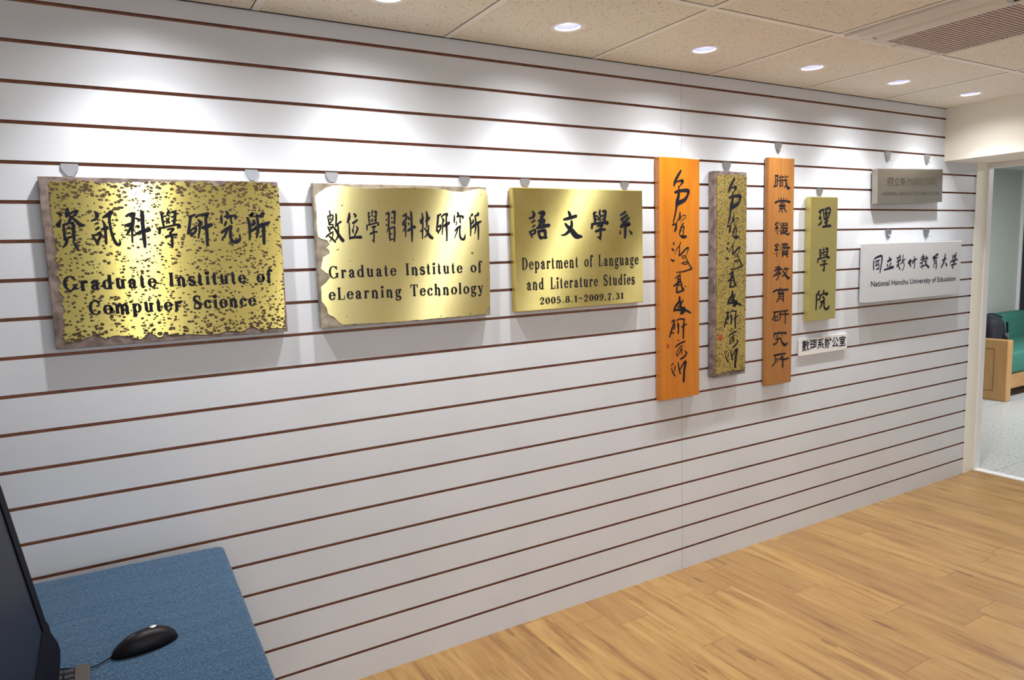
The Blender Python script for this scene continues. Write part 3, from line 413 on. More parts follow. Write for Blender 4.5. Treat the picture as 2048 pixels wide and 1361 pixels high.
# corridor
bm = bmesh.new(); box(bm, 4.56, 4.655, .15, 1.64, 0, 2.3); struct('wall_corridor', bm, m_offwhite)
bm = bmesh.new(); box(bm, 4.56, 8.72, 1.62, 1.80, 0, 2.3); struct('wall_corridor', bm, m_greenwall)
bm = bmesh.new(); box(bm, 8.72, 8.76, 1.60, 1.82, 0, 2.16, bev=.003); struct('door_frame', bm, m_white)
bm = bmesh.new(); box(bm, 8.76, 12.0, 1.70, 1.74, 0, 2.16); struct('door_1', bm, m_darkglass)
bm = bmesh.new(); box(bm, 12.0, 12.1, -3.2, 3.2, 0, 2.3); struct('wall_corridor', bm, m_offwhite)
bm = bmesh.new(); box(bm, 4.66, 12.0, -3.3, -3.2, 0, 2.3); struct('wall_corridor', bm, m_offwhite)
bm = bmesh.new(); box(bm, 4.66, 12.0, -3.2, 1.64, 2.158, 2.24); struct('ceiling', bm, m_white)

# ---------------------------------------------------------------- suspended ceiling
JX = [0.4665 + 0.6155*k for k in range(-6, 7)]
JY = [-0.5975 - 0.6155*k for k in range(0, 7)]
LIGHTS = [0.7742 + 0.6155*k for k in range(-1, 6)]
LY, HOLE = -0.2665, 0.047
AC_CELL = (JX[9], JX[10], JY[1], JY[0])
def ceiling():
    xs = [XL] + [x for x in JX if XL < x < 4.13] + [4.137]
    ys = [0.0] + [y for y in JY if y > YB] + [YB]
    bm = bmesh.new()
    for i in range(len(xs)-1):
        for j in range(len(ys)-1):
            x0, x1, y1, y0 = xs[i], xs[i+1], ys[j], ys[j+1]
            if abs(x0 - AC_CELL[0]) < .01 and abs(y1 - AC_CELL[3]) < .01: continue
            gx0, gx1 = x0 + (.002 if i else 0), x1
            lx = [l for l in LIGHTS if x0 < l < x1 and j == 0]
            if lx:
                n = 32; c = (lx[0], LY); inn, out = [], []
                for k in range(n):
                    a = 2*PI*k/n + PI/4; ca, sa = math.cos(a), math.sin(a)
                    inn.append(bm.verts.new((c[0]+HOLE*ca, c[1]+HOLE*sa, CEIL)))
                    t = min(((gx1-c[0])/ca if ca > 1e-6 else (gx0-c[0])/ca if ca < -1e-6 else 9), ((y1-c[1])/sa if sa > 1e-6 else (y0-c[1])/sa if sa < -1e-6 else 9))
                    out.append(bm.verts.new((c[0]+t*ca, c[1]+t*sa, CEIL)))
                corners = [(gx1, y1), (gx0, y1), (gx0, y0), (gx1, y0)]
                for k in range(n):
                    bm.faces.new((inn[k], inn[(k+1) % n], out[(k+1) % n], out[k]))
                for cx, cy in corners:   # close the square's corners between neighbouring rays
                    best = None
                    for k in range(n):
                        p, q = out[k].co, out[(k+1) % n].co
                        on_x = abs(p.x-cx) < 1e-5 or abs(q.x-cx) < 1e-5; on_y = abs(p.y-cy) < 1e-5 or abs(q.y-cy) < 1e-5
                        if on_x and on_y and not (abs(p.x-q.x) < 1e-6 or abs(p.y-q.y) < 1e-6): best = k
                    if best is not None: bm.faces.new((out[best], out[(best+1) % n], bm.verts.new((cx, cy, CEIL))))
            else:
                bm.faces.new([bm.verts.new(p) for p in ((gx0, y0, CEIL), (gx1, y0, CEIL), (gx1, y1, CEIL), (gx0, y1, CEIL))])
    for f in bm.faces:
        f.normal_update()
        if f.normal.z > 0: f.normal_flip()
    struct('ceiling', bm, m_tile)
    bm = bmesh.new()      # slim white grid bars, their shadow painted in as a dark strip along one flank
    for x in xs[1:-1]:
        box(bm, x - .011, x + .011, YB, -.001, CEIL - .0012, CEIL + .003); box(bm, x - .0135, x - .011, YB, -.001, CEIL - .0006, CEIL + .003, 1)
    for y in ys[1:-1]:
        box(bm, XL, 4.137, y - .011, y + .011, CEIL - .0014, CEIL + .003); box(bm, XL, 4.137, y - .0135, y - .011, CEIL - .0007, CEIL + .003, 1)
    struct('trim_3', bm, [m_bar, m_gap_shadow])
    bm = bmesh.new(); box(bm, XL, 4.137, -.0035, .0, CEIL - .0025, CEIL + .002); struct('trim_4', bm, m_gap_shadow)
    bm = bmesh.new(); box(bm, XL, 4.66, YB, .02, CEIL + .12, CEIL + .16); struct('ceiling', bm, m_gap_shadow)
ceiling()

names = {0: 'recessed downlight half cut off by the top edge, above the peeling brass plaque', 1: 'recessed downlight above the clean brass plaque for language and literature',
         2: 'recessed downlight in the ceiling above the bright orange wooden board', 3: 'recessed downlight in the ceiling above the narrow tan wooden board',
         4: 'recessed downlight in front of the air conditioner, second from the cream beam', 5: 'recessed downlight nearest the cream beam over the doorway'}
def downlight(x, label):
    t = thing('downlight', label, 'ceiling light', (x, LY, CEIL), 'recessed downlights along the slat wall')
    bm = bmesh.new(); lathe(bm, [(.0575, .0), (.057, -.0025), (.0555, -.0035), (.0455, -.0030), (.0420, -.001), (.0415, .004)], 40)
    link('trim_ring', bm, m_bar, t, 40)
    bm = bmesh.new(); lathe(bm, [(.0417, .002), (.0412, .010), (.0385, .026), (.036, .042)], 40, cap_last=True); link('reflector', bm, m_can, t, 40)
    bm = bmesh.new(); lathe(bm, [(.0, .0165), (.014, .0165), (.024, .018), (.031, .023), (.0315, .030)], 40, cap_last=True); link('lamp', bm, m_emit, t, 60)
    l = bpy.data.lights.new('downlight_beam', 'SPOT'); l.energy = SPOT_W; l.spot_size = math.radians(SPOT_ANGLE); l.spot_blend = SPOT_BLEND
    l.shadow_soft_size = .018; l.color = SPOT_COL
    o = bpy.data.objects.new('downlight_beam', l); o.location = (0, 0, .006); o.parent = t; C.objects.link(o)
    l = bpy.data.lights.new('downlight_spill', 'SPOT'); l.energy = HALO_W; l.spot_size = math.radians(HALO_ANGLE); l.spot_blend = 1.0
    l.shadow_soft_size = .03; l.color = SPOT_COL
    o = bpy.data.objects.new('downlight_spill', l); o.location = (0, 0, .004); o.parent = t; C.objects.link(o)
for k, x in enumerate(LIGHTS):
    downlight(x, names.get(k - 1, 'recessed downlight further left along the slat wall'))

# bodies for the added fill panels, out of view behind the photographer
for x, y in FILL_PANELS:
    t = thing('added_ceiling_panel', 'square fill light panel added to the ceiling behind the photographer', 'ceiling light', (x, y, CEIL), 'added square fill panels behind the photographer')
    bm = bmesh.new()
    for a in ((-.29, .29, -.29, -.262), (-.29, .29, .262, .29), (-.29, -.262, -.262, .262), (.262, .29, -.262, .262)): box(bm, *a, -.018, -.0015)
    link('frame', bm, m_white, t)
    link('diffuser', bx(-.262, .262, -.262, .262, -.012, -.003), m_emit, t)

# ---------------------------------------------------------------- ceiling air conditioner
def aircon():
    x0, x1, y0, y1 = AC_CELL
    t = thing('air_conditioner', 'white ceiling cassette air conditioner with a slatted brown grille', 'air conditioner', (x0, y1, CEIL))
    W = x1 - x0; Dp = 1.06
    bm = bmesh.new()                                     # panel: rim, wall-side strip, outlet hood
    zb = -.012
    box(bm, .014, .030, -Dp, -.014, zb, .006, bev=.003)
    box(bm, .030, W - .014, -.048, -.014, zb + .002, .006, bev=.003)
    box(bm, .172, .196, -Dp, -.048, zb - .002, .004, bev=.004)
    box(bm, W - .034, W - .014, -Dp, -.048, zb, .006, bev=.003)
    box(bm, .172, W - .014, -.50, -.47, zb - .001, .004, bev=.003)
    box(bm, .030, W - .014, -Dp, -.50, zb + .004, .004, bev=.002)
    link('panel', bm, m_ac, t)
    bm = bmesh.new(); prism(bm, [(.030, -.006), (.050, -.014), (.085, -.019), (.100, -.012), (.075, -.004), (.030, .0)], -.47, -.050); link('outlet_flap', bm, m_ac, t, 50)
    bm = bmesh.new(); prism(bm, [(.108, -.004), (.120, -.013), (.150, -.020), (.172, -.016), (.172, -.004)], -.47, -.062); link('outlet_hood', bm, m_ac, t, 50)
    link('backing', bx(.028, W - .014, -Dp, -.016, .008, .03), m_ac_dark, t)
    g = bmesh.new()
    n = 30; ya, yb = -.470, -.050
    for i in range(n):
        y = ya + (yb - ya)*(i + .5)/n
        box(g, .196, W - .034, y - .0030, y + .0030, zb - .001, .002)
    link('grille', g, m_ac_slat, t)
    for xx in (.285, .535):
        link('catch', bx(xx, xx + .022, -.046, -.018, zb - .001, zb + .006, bev=.001), m_ac, t)
aircon()

# ---------------------------------------------------------------- lettering
def brush_strokes(key):
    out = []
    for s in BRUSH[key].split('|'):
        out.append([tuple(int(v)/1e4 for v in p.split(',')) for p in s.split(';')])
    return out
def brush_mesh(strokes, y):
    bm = bmesh.new()
    for k, s in enumerate(strokes):
        ribbon(bm, smooth_path(s, 5), y - k*2e-6)
    return bm
def serif_glyphs(s, h):
    xh = .66
    def st(x, a, b): return ([(x, a, s), (x, b, s)], 0)
    def hl(a, b, y, wd=None): return ([(a, y, wd or h), (b, y, wd or h)], 0)
    def cv(*p): return (smooth_path(p, 5), 1)
    def dot(x, y, d): return ([(x - d*.02, y, d), (x + d*.02, y, d)], 1)
    def arc(cx, cy, rx, ry, a0, a1, sw=None):
        n = 22; q = sw or s; P = []
        for i in range(n + 1):
            a = math.radians(a0 + (a1 - a0)*i/n); P.append((cx + rx*math.cos(a), cy + ry*math.sin(a), h*1.05 + (q - h)*abs(math.cos(a))**1.4))
        return (P, 1)
    def foot(x, y=0, a=.15, b=.15): return hl(x - a, x + b, y + h/2)
    def arch(x): return cv((x, .46, h), (x + .10, .605, h*1.6), (x + .22, .61, s*.75), (x + .33, .46, s), (x + .33, .22, s), (x + .33, 0, s))
    e = xh - h/2
    ry = xh/2 - h/2
    G = {}
    G['n'] = (.74, [st(.17, 0, xh), hl(.03, .17, e), foot(.17), arch(.19), foot(.52)])
    G['m'] = (1.08, [st(.17, 0, xh), hl(.03, .17, e), foot(.17), arch(.19), foot(.52, 0, .12, .12), arch(.54), foot(.87)])
    G['h'] = (.74, [st(.17, 0, 1), hl(.03, .17, 1 - h/2), foot(.17), arch(.19), foot(.52)])
    G['r'] = (.56, [st(.17, 0, xh), hl(.03, .17, e), foot(.17), cv((.2, .44, h), (.29, .6, h*1.6), (.40, .61, s*.6)), dot(.42, .565, s*.95)])
    G['i'] = (.37, [st(.18, 0, xh), hl(.04, .18, e), foot(.18), dot(.18, .88, s*1.25)])
    G['l'] = (.37, [st(.18, 0, 1), hl(.04, .18, 1 - h/2), foot(.18)])
    G['u'] = (.74, [cv((.17, xh, s), (.17, .4, s), (.18, .18, s), (.25, .05, s*.6), (.36, .05, h*1.5), (.5, .18, h)), hl(.03, .17, e), hl(.38, .5, e), st(.52, 0, xh), foot(.52, 0, .02, .15)])
    G['a'] = (.66, [cv((.14, .5, s*.75), (.2, .61, h*1.6), (.33, .63, h*1.8), (.43, .5, s), (.43, .3, s), (.43, .1, s*.9), (.5, .03, h*1.4), (.6, .08, h)), dot(.145, .5, s*.9),
                    cv((.43, .39, h), (.23, .33, h*1.8), (.13, .18, s), (.2, .04, s*.6), (.31, .04, h*1.5), (.43, .14, h))])
    G['t'] = (.46, [cv((.17, .90, h), (.19, .75, s*.8), (.19, .55, s), (.19, .15, s), (.25, .03, h*1.8), (.38, .1, h)), hl(.03, .36, e)])
    G['e'] = (.62, [arc(.31, xh/2, .22, ry, 8, 322), hl(.1, .55, .37)])
    G['o'] = (.66, [arc(.33, xh/2, .235, ry, 0, 360)])
    G['c'] = (.58, [arc(.31, xh/2, .22, ry, 48, 318), dot(.45, .5, s*.95)])
    G['d'] = (.74, [arc(.30, xh/2, .2, ry, 25, 335), st(.52, 0, 1), hl(.38, .52, 1 - h/2), foot(.52, 0, .02, .15)])
    G['p'] = (.72, [st(.17, -.30, xh), hl(.03, .17, e), foot(.17, -.30), arc(.38, xh/2, .2, ry, -155, 155)])
    G['g'] = (.66, [arc(.29, .44, .17, .19, 0, 360, s*.85), cv((.2, .27, h), (.13, .17, s*.7), (.2, .07, s*.7), (.42, .04, s*.9), (.55, -.08, s*.8), (.45, -.25, h*1.5), (.25, -.27, h*1.5), (.1, -.17, s*.7), (.15, -.04, h), (.25, .05, h)), cv((.42, .56, h), (.5, .64, h*1.5), (.58, .62, h*1.5)), dot(.59, .60, s*.7)])
    G['f'] = (.46, [cv((.2, 0, s), (.2, .5, s), (.2, .8, s), (.26, .95, s*.6), (.38, .97, h*1.5), (.44, .9, s*.6)), dot(.44, .89, s*.85), hl(.04, .38, e), foot(.2)])
    SS = lambda k, W: [cv(*[(x*W, y*k, ww) for x, y, ww in ((.80, .72, h), (.72, .92, h*1.5), (.45, .965, h*2), (.18, .86, s*.8), (.2, .66, s*.95), (.5, .52, s), (.80, .36, s), (.82, .15, s*.8), (.52, .03, h*2), (.22, .09, h*1.5), (.13, .32, h))]), ([(.82*W, .98*k, h*1.6), (.80*W, .70*k, h*1.3)], 0), ([(.12*W, .02*k, h*1.6), (.13*W, .34*k, h*1.3)], 0)]
    G['s'] = (.54, SS(xh, .54)); G['S'] = (.70, SS(1, .66))
    G['y'] = (.64, [([(.12, xh, s), (.36, .0, s*.8)], 0), cv((.54, xh, h), (.42, .28, h*1.2), (.33, -.05, h*1.4), (.24, -.24, h*1.6), (.14, -.22, s*.6)), dot(.13, -.2, s*.8), hl(.0, .27, e), hl(.43, .64, e)])
    G['G'] = (.95, [arc(.46, .5, .35, .47, 42, 312), st(.77, .06, .40), hl(.6, .92, .40), ([(.74, .98, h*1.5), (.75, .68, h*1.2)], 0)])
    G['C'] = (.85, [arc(.46, .5, .35, .47, 42, 318), ([(.74, .98, h*1.5), (.75, .66, h*1.2)], 0)])
    G['I'] = (.44, [st(.21, 0, 1), foot(.21, 0, .17, .17), foot(.21, 1 - h, .17, .17)])
    G['T'] = (.80, [st(.38, 0, 1), foot(.38, 0, .16, .16), hl(.03, .73, 1 - h/2), ([(.045, 1, h*1.4), (.04, .70, h)], 0), ([(.715, 1, h*1.4), (.72, .70, h)], 0)])
    G['L'] = (.72, [st(.19, 0, 1), foot(.19, 1 - h, .16, .16), hl(.03, .66, h/2), ([(.645, 0, h*1.4), (.66, .34, h)], 0)])
    G['D'] = (.85, [st(.19, 0, 1), hl(.03, .36, h/2), hl(.03, .36, 1 - h/2), arc(.34, .5, .36, .5 - h/2, -90, 90)])
    ad = .62
    G['0'] = (ad, [arc(.31, .5, .2, .475, 0, 360)])
    G['1'] = (ad*.8, [st(.27, 0, 1), foot(.27, 0, .17, .17), cv((.27, .97, h*1.5), (.18, .86, h*1.5), (.06, .82, h))])
    G['2'] = (ad, [cv((.12, .74, s*.8), (.17, .93, h*1.8), (.33, .965, h*2), (.47, .78, s), (.40, .52, s*.75), (.2, .25, h*1.6), (.09, .06, h*1.4)), dot(.14, .73, s*1.1), ([(.08, .07, s*.85), (.48, .06, s*.8)], 0), ([(.5, .04, h), (.54, .26, h)], 0)])
    G['3'] = (ad, [cv((.12, .8, s*.6), (.2, .94, h*1.6), (.36, .94, s*.6), (.45, .76, s*.9), (.38, .57, s*.6), (.25, .53, h)), cv((.25, .53, h), (.42, .47, s*.7), (.5, .27, s), (.4, .06, s*.6), (.24, .03, h*1.6), (.1, .16, s*.7)), dot(.13, .8, s*.9), dot(.12, .18, s*.9)])
    G['5'] = (ad, [([(.14, .92, s*.7), (.48, .93, s*.7)], 0), ([(.14, .95, h*1.2), (.12, .48, h*1.2)], 0), cv((.12, .5, h), (.25, .61, h*1.8), (.42, .53, s*.8), (.49, .32, s), (.4, .08, s*.6), (.24, .03, h*1.6), (.1, .16, s*.7)), dot(.12, .18, s*.9)])
    G['7'] = (ad, [([(.1, .92, s*.9), (.52, .92, s*.9)], 0), ([(.1, .96, h*1.3), (.08, .68, h)], 0), cv((.52, .88, h*1.4), (.36, .55, s*.6), (.28, .25, s*.95), (.28, 0, s*1.05))])
    G['8'] = (ad, [arc(.31, .74, .165, .225, 0, 360, s*.8), arc(.31, .27, .205, .24, 0, 360)])
    G['9'] = (ad, [arc(.31, .68, .2, .285, 0, 360), cv((.51, .68, s), (.5, .4, s*.9), (.4, .12, s*.6), (.24, .03, h*1.6), (.12, .12, s*.6)), dot(.14, .14, s*.9)])
    G['.'] = (.36, [dot(.16, .08, s*1.1)])
    G['~'] = (.66, [cv((.05, .46, h), (.15, .58, s*.5), (.3, .53, s*.7), (.45, .46, s*.6), (.58, .58, h))])
    G[' '] = (.60, [])
    return G
def serif_line(bm, text, line, y, s, h, track=.13):
    """set a line of serif capitals and lower case from (x0,z0) to (x1,z1) with the given cap height"""
    x0, z0, x1, z1, cap = line; G = serif_glyphs(s, h)
    tot = sum(G[c][0] + track for c in text) - track - .06
    kx = math.hypot(x1 - x0, z1 - z0)/tot; a = math.atan2(z1 - z0, x1 - x0); ca, sa = math.cos(a), math.sin(a)
    X = -.03; n = 0
    for c in text:
        adv, sts = G[c]
        for pts, rnd in sts:
            P = []
            L = len(pts)
            for i, (px, pz, wd) in enumerate(pts):
                q, r_ = pts[max(i-1, 0)], pts[min(i+1, L-1)]
                dx, dz = (r_[0]-q[0])*kx, (r_[1]-q[1])*cap; d = math.hypot(dx, dz) or 1
                ww = wd*math.hypot(kx*dz/d, cap*dx/d)          # stroke width follows the condensing of the letter
                lx, lz = (X + px)*kx, pz*cap
                P.append((x0 + lx*ca - lz*sa, z0 + lx*sa + lz*ca, ww))
            ribbon(bm, P, y - n*1e-6, bool(rnd)); n += 1
        X += adv + track
def serif_part(t, *a):
    bm = bmesh.new(); serif_line(bm, *a); link('lettering', bm, m_ink, t)
def font_line(bm, text, line, y, weight=0.0, fit_h=True, ref=None):
    """text in the built-in sans face laid from (x0,z0) to (x1,z1); the height of the reference text is set to the line's height"""
    def mesh(s):
        c = bpy.data.curves.new('lettering', 'FONT'); c.body = s; c.offset = weight; c.resolution_u = 3
        o = bpy.data.objects.new('lettering', c); C.objects.link(o)
        dg = bpy.context.evaluated_depsgraph_get(); dg.update()
        me = bpy.data.meshes.new_from_object(o.evaluated_get(dg))
        bpy.data.objects.remove(o); bpy.data.curves.remove(c); return me
    me = mesh(text)
    xs = [v.co.x for v in me.vertices]
    if ref:
        mr = mesh(ref); zs = [v.co.y for v in mr.vertices]
    else: zs = [v.co.y for v in me.vertices]
    x0, z0, x1, z1, H = line; a = math.atan2(z1 - z0, x1 - x0); ca, sa = math.cos(a), math.sin(a)
    kx = math.hypot(x1 - x0, z1 - z0)/(max(xs) - min(xs)); kz = H/(max(zs) - min(zs)); mx, mz = min(xs), min(zs)
    vs = []
    for v in me.vertices:
        lx, lz = (v.co.x - mx)*kx, (v.co.y - mz)*kz
        vs.append(bm.verts.new((x0 + lx*ca - lz*sa, y, z0 + lx*sa + lz*ca)))
    for p in me.polygons:
        f = bm.faces.new([vs[i] for i in p.vertices]); f.normal_update()
        if f.normal.y > 0: f.normal_flip()
    bpy.data.meshes.remove(me)

# ---------------------------------------------------------------- plaques and boards on the wall
def plaque(key, name, label, cat, yb, yf, body_name, body_mat, bev=.0015, tilt=0.0, group=None):
    x0, x1, z0, z1 = RECT[key]; cx, cz = (x0+x1)/2, (z0+z1)/2
    t = thing(name, label, cat, (cx, 0, cz), group)
    bm = bmesh.new(); box(bm, x0-cx, x1-cx, yf, yb, z0-cz, z1-cz, bev=bev)
    if tilt: bmesh.ops.rotate(bm, verts=bm.verts, cent=(0, 0, 0), matrix=Matrix.Rotation(-tilt, 3, 'Y'))
    link(body_name, bm, body_mat, t)
    return t
def ragged(outline, amp, step, seed):
    """a broken metal edge: the outline with fine irregular teeth"""
    out = []; n = len(outline)
    for i in range(n):
        a, b = outline[i], outline[(i+1) % n]; d = math.hypot(b[0]-a[0], b[1]-a[1]); k = max(1, int(d/step))
        nx, nz = -(b[1]-a[1])/(d or 1), (b[0]-a[0])/(d or 1)
        for j in range(k):
            t = j/k; x, z = a[0]+(b[0]-a[0])*t, a[1]+(b[1]-a[1])*t
            o = amp*(noise.noise(Vector((x*90, z*90, seed))) + .6*noise.noise(Vector((x*260, z*260, seed+5))))
            out.append((x + nx*o, z + nz*o))
    return out
def sheet(outline, y0, y1):
    bm = bmesh.new()
    A = [bm.verts.new((x, y0, z)) for x, z in outline]; B = [bm.verts.new((x, y1, z)) for x, z in outline]
    n = len(A)
    for tri in tessellate_polygon([[Vector((x, z, 0)) for x, z in outline]]):
        f = bm.faces.new([A[i] for i in tri]); f.normal_update()
        if f.normal.y > 0: f.normal_flip()
    for i in range(n): bm.faces.new((A[(i+1) % n], A[i], B[i], B[(i+1) % n]))
    return bm

# 1 corroded brass plaque
t = plaque('p1', 'plaque', 'large corroded brass plaque freckled with brown rust, for Computer Science', 'plaque', -.004, -.0290, 'backing_board', m_rust)
link('brass_sheet', sheet(ragged(OUT_A, .0035, .006, 3), -.0302, -.0288), m_brass_worn, t)
link('lettering', brush_mesh(brush_strokes('p1'), -.0306), m_ink, t)
serif_part(t, 'Graduate Institute of', LINES['p1a'], -.0306, .25, .075, .16)
serif_part(t, 'Computer Science', LINES['p1b'], -.0306, .25, .075, .16)
# 2 peeling brass plaque
t = plaque('p2', 'plaque', 'brass plaque peeling at its corners and left edge, for eLearning Technology', 'plaque', -.004, -.0290, 'backing_board', m_glue)
link('brass_sheet', sheet(ragged(OUT_B, .0016, .005, 9), -.0302, -.0288), m_brass_peel, t)
link('lettering', brush_mesh(brush_strokes('p2'), -.0306), m_ink, t)
serif_part(t, 'Graduate Institute of', LINES['p2a'], -.0306, .20, .065, .16)
serif_part(t, 'eLearning Technology', LINES['p2b'], -.0306, .20, .065, .16)
# 3 clean brass plaque
t = plaque('p3', 'plaque', 'clean brushed brass plaque for Language and Literature Studies with dates', 'plaque', -.004, -.0290, 'backing_board', m_edge_brass)
x0, x1, z0, z1 = RECT['p3']; hw, hh = (x1-x0)/2, (z1-z0)/2
link('brass_sheet', bx(-hw + .002, hw - .0005, -.0302, -.0288, -hh + .002, hh - .002, bev=.0004), m_brass, t)
link('lettering', brush_mesh(brush_strokes('p3'), -.0306), m_ink, t)
serif_part(t, 'Department of Language', LINES['p3a'], -.0306, .19, .065, .16)
serif_part(t, 'and Literature Studies', LINES['p3b'], -.0306, .19, .065, .16)
serif_part(t, '2005.8.1~2009.7.31', LINES['p3c'], -.0306, .20, .07, .10)
# 4 orange wooden board
def seal(bm, x0, x1, z0, z1, y):
    g = (x1-x0)/3
    a = .0006
    for u0, u1, v0, v1 in ((0, 1, 0, .08), (0, 1, .92, 1), (0, .09, 0, 1), (.91, 1, 0, 1), (.16, .45, .16, .36), (.16, .45, .44, .58), (.16, .45, .66, .84), (.55, .66, .16, .84), (.72, .84, .16, .5), (.55, .84, .60, .70), (.55, .84, .76, .84)):
        box(bm, x0+(x1-x0)*u0, x0+(x1-x0)*u1, y - .0003, y + a, z0+(z1-z0)*v0, z0+(z1-z0)*v1)
t = plaque('b1', 'sign_board', 'tall glossy orange wooden board carved with flowing black brush writing', 'sign', -.004, -.0320, 'board', m_wood_orange, bev=.002)
link('lettering', brush_mesh(brush_strokes('b1'), -.0326), m_ink, t)
bm = bmesh.new(); seal(bm, -.0790, -.0626, -.2820, -.2642, -.0322); link('seal', bm, m_seal_dark, t)['label'] = 'faint dark red square seal'
# 5 speckled board
t = plaque('b2', 'sign_board', 'tall speckled brass board with dark frame and flowing brush writing, beside the orange board', 'sign', -.004, -.0400, 'backing_board', m_rust, bev=.002)
x0, x1, z0, z1 = RECT['b2']; hw, hh = (x1-x0)/2, (z1-z0)/2
link('brass_sheet', sheet(ragged([(-hw+.012, hh-.016), (hw-.001, hh-.014), (hw-.001, -hh+.02), (0, -hh+.022), (-hw+.010, -hh+.016)], .002, .006, 4), -.0418, -.0398), m_brass_speck, t)
sx, sz = MAP
st2 = [[(a*sx[0]+sx[1], b*sz[0]+sz[1], c*(sx[0]*sz[0])**.5*1.1) for a, b, c in s] for s in brush_strokes('b1')]
link('lettering', brush_mesh(st2, -.0424), m_ink, t)
bm = bmesh.new(); seal(bm, -.0770, -.0485, -.2815, -.2575, -.0420); link('seal', bm, m_seal, t)['label'] = 'bright red square seal'
# 6 tan wooden board
t = plaque('b3', 'sign_board', 'longest narrow tan wooden board with squat black characters down its length', 'sign', -.004, -.0295, 'board', m_wood_tan, bev=.003)
link('lettering', brush_mesh(brush_strokes('b3'), -.0301), m_ink, t)
# 7 small brass board
t = plaque('g', 'sign_board', 'short upright brass board with three large black characters, beside the tan board', 'sign', -.004, -.0345, 'brass_box', m_brass_dull, bev=.002)
link('lettering', brush_mesh(brush_strokes('g'), -.0351), m_ink, t)
# 8 white plate
t = plaque('w', 'sign_plate', 'small white plate with black printed characters under the short brass board', 'sign', -.002, -.0115, 'plate', m_white_plate, bev=.001)
bm = bmesh.new(); font_line(bm, '數理系辦公室', LINES['wa'], -.0120, .018); link('lettering', bm, m_ink_blue, t)
# 9 steel plate
t = plaque('s1', 'sign_plate', 'dull bronze-grey metal plate with faint lettering, high beside the cream beam', 'sign', -.012, -.0445, 'plate', m_steel_plate, bev=.002, tilt=math.radians(1.6))
bm = bmesh.new(); font_line(bm, '國立新竹師範學院', LINES['s1a'], -.0450, .008); link('lettering', bm, m_ink_grey, t)
bm = bmesh.new(); font_line(bm, 'NATIONAL HSIN-CHU TEACHERS COLLEGE', LINES['s1b'], -.0450, .004); link('lettering', bm, m_ink_grey, t)
# 10 silver plate
t = plaque('s2', 'sign_plate', 'wide pale silver plate with black writing, lower of two near the doorway', 'sign', -.010, -.0495, 'plate', m_silver, bev=.0025)
link('lettering', brush_mesh(brush_strokes('s2'), -.0500), m_ink_blue, t)
bm = bmesh.new(); font_line(bm, 'National Hsinchu University of Education', LINES['s2b'], -.0500, .012, ref='Ny')
link('lettering', bm, m_ink_blue, t)

# ---------------------------------------------------------------- hooks in the slots
def hook(x0, x1, ztop, zbot, yp, label, wire=False):
    """sheet-metal slat-wall hook: a tongue in the slot and a tapered tongue down to the plaque"""
    cx = (x0+x1)/2; t = tag(None or bpy.data.objects.new('wall_hook', bpy.data.meshes.new('wall_hook')), label, 'hook', 'metal hooks in the wall slots')
    bm = bmesh.new(); w2 = (x1-x0)/2; H = ztop - zbot
    y0 = -.0035
    prism(bm, [(-w2, 0), (w2, 0), (w2, -.32*H), (.55*w2, -.80*H), (.30*w2, -H), (-.30*w2, -H), (-.55*w2, -.80*H), (-w2, -.32*H)], y0 - .0016, y0)
    box(bm, -w2*.98, w2*.98, y0 - .001, .0068, -.0006, .0010)           # lip into the slot
    box(bm, -w2*.98, w2*.98, .0058, .0068, .0004, .0035)
    if wire:
        tube(bm, [(0, y0 - .002, -H*.55), (0, yp*.5, -H*.9), (.004, yp*.75, -H*1.02), (.010, yp*.72, -H*.86)], .0016, 8)
    else:
        box(bm, -w2*.28, w2*.28, max(yp*.5, -.02), y0, -H - .001, -H + .001)
    bm.to_mesh(t.data); bm.free(); t.data.materials.append(m_steel); t.location = (cx, 0, ztop); C.objects.link(t)
zg5, zg4, zg3, zg7 = groove_z(5) - .002, groove_z(4) - .002, groove_z(3) - .002, groove_z(7) - .002
hook(-.053, -.013, zg5, 1.662, -.03, 'left grey hook holding the large corroded plaque')
hook(.406, .442, zg5, 1.664, -.03, 'right dark grey hook holding the large corroded plaque')
hook(.644, .683, zg5, 1.665, -.03, 'left hook holding the peeling brass plaque')
hook(1.108, 1.148, zg5, 1.664, -.03, 'right rounded hook holding the peeling brass plaque')
hook(1.354, 1.394, zg5, 1.664, -.03, 'left hook holding the clean brass plaque')
hook(1.820, 1.860, zg5, 1.664, -.03, 'right hook holding the clean brass plaque')
hook(2.390, 2.436, zg4, 1.753, -.04, 'single hook above the speckled brass board')
hook(2.724, 2.768, zg3, 1.850, -.03, 'single pointed hook above the long tan board', True)
hook(3.028, 3.073, zg5, 1.657, -.03, 'single hook above the short upright brass board')
hook(3.576, 3.622, zg3, 1.842, -.04, 'left wire-tipped hook above the dull bronze-grey plate', True)
hook(3.936, 3.986, zg3, 1.842, -.04, 'right wire-tipped hook above the dull bronze-grey plate', True)
hook(3.600, 3.650, zg7, 1.444, -.05, 'left wire-tipped hook above the wide silver plate', True)
hook(3.954, 4.008, zg7, 1.444, -.05, 'right wire-tipped hook above the wide silver plate', True)

